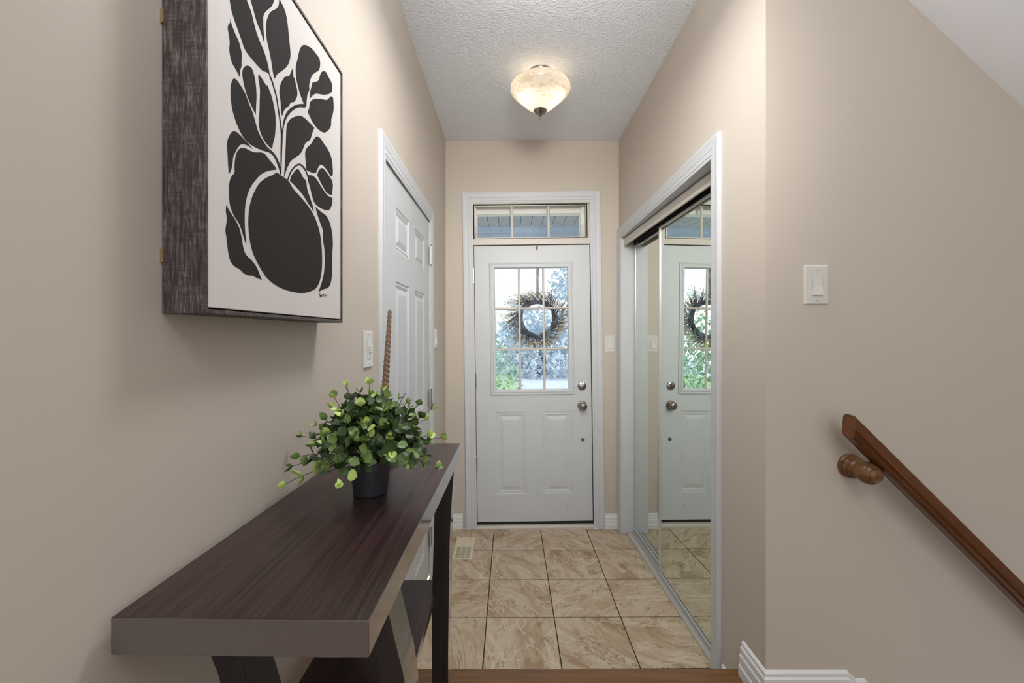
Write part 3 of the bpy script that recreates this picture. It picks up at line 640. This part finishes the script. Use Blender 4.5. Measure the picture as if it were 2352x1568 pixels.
# ------------------------------------------------------------------ light switches
def switch(loc, rz, label, kind='rocker', w=.076, h=.122):
    r = tag(empty('light_switch', loc, (0, 0, rz)), label, 'light switch')
    bm = bmesh.new(); a, b = w/2, h/2
    prism(bm, [(-a, -b), (a, -b), (a, b), (-a, b)], lambda x, z: (x, -.0003, z), lambda x, z: (x*.92, -.0062, z*.95)); obj('wall_plate', bm, M['plate'], r, bevel=.0012)
    bm = bmesh.new(); box(bm, -.0172, .0172, -.0068, -.006, -.0345, .0345); obj('switch_surround', bm, M['jamb'], r)
    if kind == 'rocker':
        bm = bmesh.new(); prism(bm, [(-.0058, -.032), (-.0125, -.032), (-.0085, 0), (-.0075, .032), (-.0058, .032)], lambda y, z: (-.0155, y, z), lambda y, z: (.0155, y, z)); obj('rocker', bm, M['plate'], r, bevel=.0008)
    else:
        bm = bmesh.new(); prism(bm, [(-.0058, -.032), (-.0085, -.032), (-.0085, .032), (-.0058, .032)], lambda y, z: (-.0155, y, z), lambda y, z: (.0155, y, z)); obj('rocker', bm, M['plate'], r, bevel=.0008)
        bm = Box(-.009, .009, -.017, -.008, -.012, .012); obj('slider', bm, M['plate'], r, bevel=.0015)
    for s in (-1, 1):
        bm = bmesh.new(); lathe(bm, [(0, 0), (.0032, 0), (.0030, .0012), (0, .0014)], 12, Matrix.Translation((0, -.006, s*.0485)) @ rx); sc_ = obj('screw', bm, M['plate'], r)
        obj('screw_slot', Box(-.0026, .0026, -.0076, -.0073, s*.0485-.0004, s*.0485+.0004), M['black'], sc_)
    return r
switch((.9435, YC, 1.563), 0, 'white rocker light switch on the stair wall above the wooden handrail')
switch((.7224, YE, 1.343), 0, 'white rocker light switch on the end wall right of the front door')
switch((XL, 1.418, 1.362), R(90), 'white light switch with a raised slider between the picture and the side door', 'slider', .084)
switch((XL, 2.712, 1.386), R(90), 'white light switch on the left wall beyond the side door, nearly hidden by its casing', 'rocker')

# ------------------------------------------------------------------ framed botanical print
pic = tag(empty('framed_print', (XL, .817, 1.4385)), 'tall framed black botanical vase print with a deep mottled dark frame on the left wall', 'picture')
def pb(name, a, mat, parent, **k):
    x0, x1, y0, y1, z0, z1 = a
    return obj(name, Box(x0-XL, x1-XL, y0-.817, y1-.817, z0-1.4385, z1-1.4385), mat, parent, **k)
y0, y1, z0, z1 = .581, 1.053, 1.4385, 2.0475
fx = XL+.061
pb('frame_side', (XL+.001, fx, y0, y0+.0035, z0, z1), M['frame'], pic, bevel=.0008)
pb('frame_side', (XL+.001, fx, y1-.006, y1, z0, z1), M['frame'], pic, bevel=.0008)
pb('frame_rail', (XL+.001, fx, y0+.0035, y1-.006, z0, z0+.006), M['frame'], pic, bevel=.0008)
pb('frame_rail', (XL+.001, fx, y0+.0035, y1-.006, z1-.006, z1), M['frame'], pic, bevel=.0008)
pb('backing', (XL+.004, XL+.02, y0+.0035, y1-.006, z0+.006, z1-.006), M['black'], pic)
cv = pb('canvas', (XL+.02, fx-.0018, y0+.0045, y1-.0085, z0+.0085, z1-.0085), M['canvas'], pic, bevel=.001)
for z in (1.838, 1.516): pb('hanging_clip', (XL+.0, XL+.004, y0-.0025, y0, z-.009, z+.009), M['brass'], pic)
def smooth_loop(p, n=3):
    q = []; L = len(p)
    for i in range(L):
        a, b, c, d = (Vector(p[(i+k-1) % L]) for k in range(4))
        e1 = (b-a); e2 = (c-b); e3 = (d-c)
        s1 = e1.length > 1e-6 and e2.length > 1e-6 and e1.angle(e2) > R(62)
        s2 = e3.length > 1e-6 and e2.length > 1e-6 and e2.angle(e3) > R(62)
        q.append(b)
        if e2.length < 4: continue
        m1 = (e2 if s1 else (c-a)*.5); m2 = (e2 if s2 else (d-b)*.5)
        l = e2.length
        if m1.length > l: m1 = m1*(l/m1.length)
        if m2.length > l: m2 = m2*(l/m2.length)
        for k in range(1, n):
            t_ = k/n; h00 = 2*t_**3-3*t_**2+1; h10 = t_**3-2*t_**2+t_; h01 = -2*t_**3+3*t_**2; h11 = t_**3-t_**2
            q.append(b*h00+m1*h10+c*h01+m2*h11)
    return q
bm = bmesh.new()
for s in ART:
    p = smooth_loop(s) if len(s) > 8 else [Vector(a) for a in s]
    p = [(v.x/1000+.581-.817, v.y/1000-1.4385) for v in p]
    x = fx-.0018-XL
    a = [bm.verts.new((x+.0004, u, v)) for u, v in p]
    tri = tessellate_polygon([[Vector((u, v, 0)) for u, v in p]])
    for i_, j_, k_ in tri:
        u1, v1 = p[i_]; u2, v2 = p[j_]; u3, v3 = p[k_]
        cr = (u2-u1)*(v3-v1)-(u3-u1)*(v2-v1)
        if abs(cr) < 1e-12: continue
        bm.faces.new([a[i_], a[j_], a[k_]] if cr > 0 else [a[i_], a[k_], a[j_]])
    b = [bm.verts.new((x+.00005, u, v)) for u, v in p]
    for i in range(len(p)): bm.faces.new([a[i], a[(i+1) % len(a)], b[(i+1) % len(a)], b[i]])
pr = obj('botanical_print', bm, M['ink'], pic, normals=False)

# ------------------------------------------------------------------ console table
T0 = Vector((-.304, .893, ZF))
tb = tag(empty('console_table', T0), 'narrow espresso brown console table with a lower shelf against the left wall', 'table')
ang = R(-.86)
def tw(x, y, z):    # table-local with the table's slight turn
    return Vector((x*math.cos(ang)-y*math.sin(ang), x*math.sin(ang)+y*math.cos(ang), z))
bm = bmesh.new(); zt = 1.085-ZF
prism(bm, [(-.149, -.4), (.149, -.4), (.149, .4), (-.149, .4)], lambda x, y: tw(x, y, zt-.043), lambda x, y: tw(x, y, zt))
o = obj('table_top', bm, M['table_top'], tb, bevel=.0012); o.data.materials.append(M['table_edge_lit'])
for p_ in o.data.polygons:
    if abs(p_.normal.z) < .5: p_.material_index = 1
def leg(y0, y1, pts):
    bm = bmesh.new(); n = 6; pp = []
    for i in range(len(pts)-1):
        a = pts[max(i-1, 0)]; b = pts[i]; c = pts[i+1]; d = pts[min(i+2, len(pts)-1)]
        for k in range(n):
            t_ = k/n
            pp.append(tuple(.5*((2*b[q])+(-a[q]+c[q])*t_+(2*a[q]-5*b[q]+4*c[q]-d[q])*t_*t_+(-a[q]+3*b[q]-3*c[q]+d[q])*t_**3) for q in range(3)))
    pp.append(pts[-1]); prev = None
    for z, xa, xb in pp:
        r_ = [bm.verts.new(Vector((x, y, z))-T0) for x, y in ((xa, y0), (xb, y0), (xb, y1), (xa, y1))]
        if prev:
            for k in range(4): bm.faces.new([prev[k], prev[(k+1) % 4], r_[(k+1) % 4], r_[k]])
        else: bm.faces.new(r_)
        prev = r_
    bm.faces.new(prev)
    l = obj('leg', bm, M['table_leg'], tb, smooth=30, bevel=.0012)
    l.data.materials.append(M['table_edge_lit'])
    for p_ in l.data.polygons:
        if p_.normal.x > .7 and pts[0][2] > -.2: p_.material_index = 1
    return l
leg(.568, .630, [(1.0425, -.413, -.373), (.985, -.394, -.358), (.951, -.382, -.348), (.85, -.358, -.322), (.70, -.345, -.308), (.50, -.352, -.315), (ZF, -.400, -.360)])
leg(.568, .630, [(1.0425, -.203, -.160), (1.01, -.186, -.1525), (.985, -.177, -.1465), (.951, -.171, -.139), (.88, -.168, -.132), (.70, -.169, -.129), (.50, -.174, -.134), (ZF, -.196, -.154)])
fr = [(1.0425, -.199, -.151), (.891, -.2045, -.161), (.70, -.209, -.1645), (.477, -.209, -.166), (ZF, -.200, -.156)]
leg(1.156, 1.217, fr); leg(1.156, 1.217, [(z, -.608-b-.004, -.608-a-.004) for z, a, b in fr])
bm = bmesh.new(); prism(bm, [(-.419, .60), (-.2, .60), (-.2, 1.21), (-.419, 1.21)], lambda x, y: Vector((x, y, .700))-T0, lambda x, y: Vector((x, y, .722))-T0)
o = obj('shelf', bm, M['table_top'], tb, bevel=.001); o.data.materials.append(M['table_edge_lit'])
for p_ in o.data.polygons:
    if abs(p_.normal.z) < .5: p_.material_index = 1
bm = bmesh.new()

# ------------------------------------------------------------------ potted plant
PX, PY, PZ = -.287, .887, 1.0855
pl = tag(empty('potted_plant', (PX, PY, PZ)), 'bushy small-leaved green plant in a dark grey pot on the console table', 'plant')
bm = bmesh.new(); lathe(bm, [(0, .003), (.030, .003), (.031, 0), (.0335, .001), (.0395, .052), (.0412, .053), (.0425, .071), (.0400, .072), (.0385, .060), (0, .058)], 48); obj('pot', bm, M['pot'], pl, smooth=35)
bm = bmesh.new(); lathe(bm, [(.0384, .060), (.025, .064), (0, .066)], 24, cap=False); obj('soil', bm, M['soil'], pl)
def leafmesh(name, mat, wd, cup):
    bm = bmesh.new(); n = 6; mid = []; L_ = []; R_ = []
    for i in range(n+1):
        t_ = i/n; x = t_; wdt = wd*(math.sin(math.pi*min(1, t_**.82))**.72) if 0 < t_ < 1 else 0
        zz = cup*(.9*t_*(1-t_))*-1+cup*.35*t_*t_
        mid.append(bm.verts.new((x, 0, zz)))
        if 0 < i < n:
            L_.append(bm.verts.new((x, wdt, zz+wdt*cup*.9))); R_.append(bm.verts.new((x, -wdt, zz+wdt*cup*.9)))
    for S_ in (L_, R_):
        bm.faces.new([mid[0], mid[1], S_[0]])
        for i in range(len(S_)-1): bm.faces.new([mid[i+1], mid[i+2], S_[i+1], S_[i]])
        bm.faces.new([mid[n-1], mid[n], S_[-1]])
    bmesh.ops.recalc_face_normals(bm, faces=bm.faces)
    me = bpy.data.meshes.new(name); bm.to_mesh(me); bm.free(); me.materials.append(mat); me.shade_smooth(); return me
LM = {k: [leafmesh('leaf', M[k], w_, c_) for w_, c_ in ((.44, .5), (.38, .75), (.47, .3))] for k in ('leaf_dark', 'leaf_mid', 'leaf_light', 'leaf_grey')}
rp = random.Random(21)
def orient(d, up):
    d = d.normalized(); s = up.cross(d)
    if s.length < .05: s = Vector((1, 0, 0)).cross(d)
    s.normalize(); u = d.cross(s); m = Matrix((d, s, u)).transposed(); return m
count = 0; stems = []
NST = 46
for i in range(NST):
    f = (i+.5)/NST; el = R(-7+93*f**1.05); az = i*2.399963+rp.uniform(-.2, .2)
    rad = .118+rp.uniform(-.018, .030)
    if el > R(60): rad = .112+rp.uniform(-.025, .045)
    d = Vector((math.cos(az)*math.cos(el), math.sin(az)*math.cos(el), math.sin(el)))
    if d.x < 0 and abs(d.y) < .6 and el < R(15): rad += .018
    base = Vector((d.x*.020, d.y*.020, .062)); tip = Vector((0, 0, .078))+d*rad*1.08
    stems.append((base, tip, el))
extra = [((-.150, -.03, .062), -.1), ((-.148, -.06, .036), 0), ((.140, -.03, .062), 0), ((.145, .02, .108), 0), ((-.040, -.03, .222), 1), ((.072, .0, .205), 1), ((.0, .01, .232), 1)]
for p, e in extra: stems.append((Vector((p[0]*.15, p[1]*.15, .062)), Vector(p), e))
for base, tip, el in stems:
    h = max(base.z+.03, min(tip.z, .14))
    c1 = base.lerp(tip, .4)+Vector((0, 0, .022)); pts = []
    for k in range(9):
        t_ = k/8; pts.append(base*(1-t_)**2+c1*2*t_*(1-t_)+tip*t_*t_)
    if pts[-1].x+PX < XL+.012: pts = [Vector((max(p.x, XL-PX+.012), p.y, p.z)) for p in pts]
    bm = bmesh.new(); tube(bm, pts, [.0011]*5+[.0009, .0008, .0007, .0006], 5); so = obj('stem', bm, M['stem'], pl, smooth=60)
    roll = rp.uniform(0, 3)
    for k, t_ in enumerate((.56, .78, .97)):
        p = base*(1-t_)**2+c1*2*t_*(1-t_)+tip*t_*t_; dr = ((c1-base)*(1-t_)+(tip-c1)*t_).normalized()
        roll += math.pi/2+rp.uniform(-.3, .3)
        s0 = dr.cross(Vector((0, 0, 1)));
        if s0.length < .1: s0 = Vector((1, 0, 0))
        s0.normalize(); s1 = dr.cross(s0)
        for sg in (0, math.pi):
            if count >= 300: break
            side = s0*math.cos(roll+sg)+s1*math.sin(roll+sg)
            d = (side*(1.0 if k < 2 else .7)+dr*(.45 if k < 2 else 1.0)+Vector((rp.uniform(-.2, .2), rp.uniform(-.2, .2), rp.uniform(-.1, .3)))).normalized()
            sz = (.0245, .0215, .0155)[k]*rp.uniform(.85, 1.2)
            r_ = rp.random()
            key = ('leaf_dark' if r_ < .45 else 'leaf_mid' if r_ < .8 else 'leaf_grey' if r_ < .88 else 'leaf_light') if k < 2 else ('leaf_light' if r_ < .60 else 'leaf_mid')
            me = rp.choice(LM[key]); lo = bpy.data.objects.new('leaf', me); C.objects.link(lo); lo.parent = so
            m = orient(d, (dr+Vector((0, 0, .4))).normalized()).to_4x4(); m = Matrix.Translation(p) @ m @ Matrix.Scale(sz, 4)
            tipx = (m @ Vector((1, 0, 0))).x+PX
            if tipx < XL+.003: m = Matrix.Translation((XL+.003-tipx, 0, 0)) @ m
            lo.matrix_local = m; count += 1
# dense inner foliage, too many and too hidden to count
bm = bmesh.new()
for i in range(900):
    el = R(rp.uniform(-8, 90)); az = rp.uniform(0, 2*math.pi); r0 = rp.uniform(.030, .108)
    d0 = Vector((math.cos(az)*math.cos(el), math.sin(az)*math.cos(el), math.sin(el)*.95))
    p = Vector((0, 0, .086))+d0*r0; p.z = max(p.z, .070)
    d = (d0*.6+Vector((rp.uniform(-1, 1), rp.uniform(-1, 1), rp.uniform(-.5, .8)))).normalized()
    m = Matrix.Translation(p) @ orient(d, (d0+Vector((0, 0, .5))).normalized()).to_4x4() @ Matrix.Scale(rp.uniform(.017, .025), 4)
    pts = [(0, 0, 0), (.3, .36, .12), (.65, .4, .12), (1, 0, .05), (.65, -.4, .12), (.3, -.36, .12), (.5, 0, -.04)]
    v = [bm.verts.new(m @ Vector(q)) for q in pts]
    for a, b in ((0, 1), (1, 2), (2, 3), (3, 4), (4, 5), (5, 0)): bm.faces.new([v[a], v[b], v[6]]).material_index = (0 if i % 3 else 1)
o = obj('inner_foliage', bm, M['leaf_dark'], pl, normals=False, smooth=80); o.data.materials.append(M['leaf_mid']); o['kind'] = 'stuff'

# ------------------------------------------------------------------ spiral ornament
OX, OY = -.318, 1.09
orn = tag(empty('spiral_ornament', (OX, OY, 1.0855)), 'tall tapering taupe spiral-twisted ornament standing behind the plant', 'ornament')
bm = bmesh.new(); lathe(bm, [(0, 0), (.034, 0), (.034, .008), (.020, .016), (.012, .03), (.010, .07), (.012, .12), (.020, .142), (.022, .152), (.016, .158), (0, .158)], 28); obj('holder', bm, M['terracotta'], orn, smooth=40)
bm = bmesh.new(); rings = []; NZ = 240
for i in range(NZ+1):
    t_ = i/NZ; z = .152+t_*.236; th = t_*math.pi*19
    r0 = .0102-.0055*t_
    if t_ > .97: r0 *= max(.05, math.sqrt(max(0, 1-((t_-.97)/.03)**2)))
    amp = .34 if t_ > .2 else .34*max(0, (t_-.12)/.08)
    rg = []
    for k in range(20):
        a = 2*math.pi*k/20; rr = r0*(1.04-amp+amp*math.sqrt(abs(math.sin(a+th))))
        rg.append(bm.verts.new((rr*math.cos(a)+.014*(t_), rr*math.sin(a), z)))
    rings.append(rg)
for a, b in zip(rings, rings[1:]):
    for k in range(20): bm.faces.new([a[k], a[(k+1) % 20], b[(k+1) % 20], b[k]])
bm.faces.new(rings[0]); bm.faces.new(rings[-1])
obj('twisted_spire', bm, M['taupe'], orn, smooth=60)

# ------------------------------------------------------------------ floor register
rg = tag(empty('floor_register', (-.304, 2.8475, .0005)), 'cream floor vent register with a slotted lower half on the tiles', 'vent')
hx, hy = .0625, .1445
bm = bmesh.new()
def slopebox(x0, x1, y0, y1): box(bm, x0, x1, y0, y1, 0, .005)
slopebox(-hx, hx, -hy, -hy+.020); slopebox(-hx, hx, hy-.030, hy); slopebox(-hx, -hx+.016, -hy+.02, hy-.03); slopebox(hx-.016, hx, -hy+.02, hy-.03)
bmesh.ops.remove_doubles(bm, verts=bm.verts, dist=1e-5)
obj('register_frame', bm, M['cream'], rg)
ns = 14; L0, L1 = -hy+.020, hy-.030; stp = (L1-L0)/ns
for k in range(ns):
    obj('slat', Box(-hx+.016, hx-.016, L0+k*stp+stp*.45, L0+(k+1)*stp, .0012, .0046), M['cream'], rg)
for x in (-.0165, .0165): obj('slat_rib', Box(x-.002, x+.002, L0, L1, .001, .0047), M['cream'], rg)
obj('damper', Box(-hx+.016, hx-.016, 0.01, L1, .0006, .0036), M['cream'], rg)
obj('duct_shade_block', Box(-hx+.016, hx-.016, L0, .01, .0002, .0032), M['black'], rg)  # black block painted in for the shade below the open slots
for x in (-.034, .034):
    bm = bmesh.new(); lathe(bm, [(0, .0051), (.0032, .0051), (.0028, .006), (0, .006)], 10, Matrix.Translation((x, hy-.014, 0))); obj('screw', bm, M['copper'], rg)

# ------------------------------------------------------------------ handrail
hr = tag(empty('handrail', (.98, 1.27, 1.145)), 'dark stained wooden handrail sloping down the stair wall', 'handrail')
c0 = Vector((.971, 0, 1.154)); dn = Vector((math.cos(R(44.7)), 0, -math.sin(R(44.7)))); nn = Vector((math.sin(R(44.7)), 0, math.cos(R(44.7))))
PRF = [(1.231, .025), (1.223, .021), (1.2215, -.004), (1.224, -.007), (1.2265, -.009), (1.224, -.011), (1.2225, -.014), (1.2235, -.020), (1.230, -.025), (1.262, -.025), (1.271, -.018), (1.2725, -.012), (1.2695, -.009), (1.2725, -.006), (1.273, .020), (1.264, .026)]
bm = bmesh.new(); ra = []; rb = []
off = Vector((.98, 1.27, 1.145))
for y, n in PRF:
    b = c0+nn*n; xs = .979+(n)*.15
    s = (xs-b.x)/dn.x; p = b+dn*s; q = b+dn*2.3
    ra.append(bm.verts.new(Vector((p.x, y, p.z))-off)); rb.append(bm.verts.new(Vector((q.x, y, q.z))-off))
for i in range(len(PRF)):
    j = (i+1) % len(PRF); bm.faces.new([ra[i], ra[j], rb[j], rb[i]])
fs = [bm.faces.new(ra), bm.faces.new(rb)]; bmesh.ops.triangulate(bm, faces=fs)
# orient wood grain along the rail by building it in a turned object
me_rot = Matrix.Rotation(R(44.7), 4, 'Y')
bmesh.ops.transform(bm, matrix=me_rot.inverted(), verts=bm.verts)
o = obj('rail', bm, M['rail'], hr, smooth=25); o.matrix_local = me_rot
BP = [(0, 0), (.036, 0), (.037, .006), (.033, .012), (.030, .013), (.033, .016), (.034, .022), (.029, .027), (.027, .028), (.030, .031), (.030, .036), (.026, .040), (.025, .045), (.028, .055), (.032, .066), (.033, .076), (.031, .086), (.026, .093), (.020, .097), (.0185, .103), (.012, .106), (.006, .1065), (.005, .110), (0, .110)]
bm = bmesh.new(); lathe(bm, BP, 40, Matrix.Translation((1.047-.98, YC-1.27, 1.006-1.145)) @ rx); obj('rail_bracket', bm, M['bracket'], hr, smooth=35)
bm = bmesh.new(); lathe(bm, BP, 40, Matrix.Translation((1.95-.98, YC-1.27, 1.006-.895-1.145)) @ rx); obj('rail_bracket', bm, M['bracket'], hr, smooth=35)

# ------------------------------------------------------------------ wreath outside the front door
WY = YE+.012+.044+.036; WX, WZ = .203, 1.527
wr = tag(empty('wreath', (WX, WY, WZ)), 'round twig wreath with golden tips hanging outside the front door glass', 'wreath')
bm = bmesh.new(); r3 = random.Random(5)
for k in range(9):
    ph = r3.uniform(0, 6.28); a0 = k*.7; pts = []
    for i in range(41):
        a = 2*math.pi*i/40; rr = .129+.013*math.cos(a*3+ph); yy = .012*math.sin(a*3+ph)
        pts.append((rr*math.cos(a), yy, rr*math.sin(a)))
    tube(bm, pts, .0075, 6)
obj('vine_ring', bm, M['vine'], wr, smooth=60)
bm = bmesh.new(); bg_ = bmesh.new()
for i in range(460):
    a = r3.uniform(0, 2*math.pi); side = -1
    p = Vector((math.cos(a)*.138, r3.uniform(-.018, .018), math.sin(a)*.138))
    rad_ = Vector((math.cos(a), 0, math.sin(a))); tan = Vector((math.sin(a), 0, -math.cos(a)))*side
    d = (rad_*r3.uniform(.35, 1)+tan*r3.uniform(.25, 1.0)+Vector((0, r3.uniform(-.12, .45), 0))).normalized(); L = r3.uniform(.055, .135)*(1.1 if abs(math.cos(a)) > .5 else .95)
    q = p+d*L*.5+rad_*r3.uniform(-.004, .008); e = p+d*L+rad_*r3.uniform(-.01, .02)
    for v_ in (q, e): v_.y = max(v_.y, -.030)
    tube(bm, [p, q, e], [.0018, .0014, .0006], 3)
    for t_ in (.45, .7, .95):
        c = p.lerp(e, t_); dd = (d+Vector((r3.uniform(-.8, .8), r3.uniform(-.3, .3), r3.uniform(-.8, .8)))).normalized()
        tgt = bg_ if (math.sin(a-.5) < .1 and r3.random() < .85) or r3.random() < .2 else bm
        m = Matrix.Translation(c) @ orient(dd, Vector((0, -1, 0))).to_4x4() @ Matrix.Scale(r3.uniform(.007, .014)*(1.5 if tgt is bg_ else 1), 4)
        vs_ = [tgt.verts.new(m @ Vector(x)) for x in ((0, 0, 0), (.4, .18, .05), (1, 0, 0), (.4, -.18, .05))]
        tgt.faces.new(vs_)
o = obj('twigs', bm, M['twig'], wr, normals=False); o['kind'] = 'stuff'
o = obj('golden_leaves', bg_, M['gold'], wr, normals=False); o['kind'] = 'stuff'
wh = tag(empty('wreath_hanger', (.193, YE, 2.064)), 'brown metal over-door hanger hooked over the front door top', 'hanger')
bm = bmesh.new(); prism(bm, [(-.0085, .002), (.0085, .002), (.0085, -.030), (.006, -.036), (.0, -.0385), (-.006, -.036), (-.0085, -.030)], lambda x, z: (x, FD-.003, z), lambda x, z: (x, FD-.0012, z)); box(bm, -.0085, .0085, FD-.003, FD+.050, .0005, .002)
obj('hook_plate', bm, M['copper'], wh)
bm = bmesh.new(); box(bm, -.0005, .0195, FD+.049, FD+.052, -.385, .002); obj('strap', bm, M['strap'], wh)

# ------------------------------------------------------------------ porch and street beyond the door
po = struct(empty('porch', (.2, 4, 0)), 'covered entry porch seen through the transom')
def pw(name, bm_, mat, **k):
    bmesh.ops.translate(bm_, verts=bm_.verts, vec=(-.2, -4, 0)); return obj(name, bm_, mat, po, **k)
pw('porch_floor', Box(-1.8, 2.2, YE+.2, 4.9, -.25, -.12), M['concrete'])
x = -1.5
while x < 2.0:
    pw('soffit_plank', Box(x+.003, x+.112, YE+.2, 4.78, 2.60, 2.612), M['soffit']); x += .115
pw('soffit_backing', Box(-1.6, 2.1, YE+.2, 4.8, 2.612, 2.63), M['rubber'])
zb = 2.60; k = 0
while k < 5:
    z1 = zb-k*.075; z0 = z1-.072; bm = bmesh.new()
    top = []; n = 16
    P_ = []
    for i in range(n+1):
        x = -1.0+2.35*i/n; arc = 2.235+.14*math.sin(math.pi*i/n)
        P_.append((x, max(z0, min(z1-.004, arc))))
    prism(bm, [(-1.0, z1)]+P_+[(1.35, z1)], lambda x, z: (x, 4.78, z), lambda x, z: (x, 4.80+.01*(k % 2), z)); pw('beam_board', bm, M['beam']); k += 1
for x in (-1.25, 1.35): pw('porch_post', Box(x, x+.25, 4.72, 4.95, -.12, 2.6), M['siding'])
nb = tag(empty('neighbour_house', (-1.5, 28, -.6)), 'pale cream house across the street, upper left through the door glass', 'house')
obj('house_wall', Box(-5, 3.1, 0, 5, 0, 8.4), M['siding'], nb); bm = bmesh.new(); prism(bm, [(-5.4, 8.4), (3.5, 8.4), (-.9, 11.0)], lambda x, z: (x, -.3, z), lambda x, z: (x, 5.3, z)); obj('roof', bm, M['soffit'], nb)
struct(obj('street_ground', Box(-14, 16, 4.9, 40, -.75, -.6), M['concrete'])); 
lw = struct(obj('lawn', Box(-8, .25, 5.2, 26, -.6, -.52), M['lawn']), 'green lawn outside to the left')
def blob(name, loc, r, mat, n, label, cat, sz):
    root_ = tag(empty(name, loc), label, cat); bm = bmesh.new(); rr = random.Random(len(name)*7+int(r*10))
    for i in range(n):
        v = Vector((rr.gauss(0, 1), rr.gauss(0, 1), rr.gauss(0, 1))).normalized()*r*rr.uniform(.55, 1); v.z = abs(v.z)*1.15 if cat == 'shrub' else v.z
        if cat != 'shrub': v.z += 3.4
        m = Matrix.Translation(v) @ orient(Vector((rr.uniform(-1, 1), rr.uniform(-1, 1), rr.uniform(-1, 1))), Vector((.1, .2, 1))).to_4x4() @ Matrix.Scale(rr.uniform(.6, 1.3)*sz, 4)
        bm.faces.new([bm.verts.new(m @ Vector(q)) for q in ((0, 0, 0), (.5, .3, .1), (1, 0, 0), (.5, -.3, .1))])
    f = obj('foliage', bm, mat, root_, normals=False); f['kind'] = 'stuff'
    bm = bmesh.new(); tube(bm, [(0, 0, 0), (.03, 0, r*.5 if cat == 'shrub' else 3.2)], [.09*r, .05*r], 8); obj('trunk', bm, M['vine'], root_)
blob('shrub', (-1.75, 8.0, -.55), 2.25, M['bush'], 6000, 'rounded green shrub on the lawn, left side of the door glass', 'shrub', .11)
blob('pale_shrub', (1.6, 22.0, -.6), 3.0, M['haze_leaf'], 2600, 'distant shrub hazed to blue grey behind the centre of the wreath', 'shrub', .34)
blob('street_tree', (2.05, 12.0, -.6), 1.0, M['haze_leaf'], 1100, 'leafy tree hazed to blue grey, upper right through the door glass', 'tree', .17)
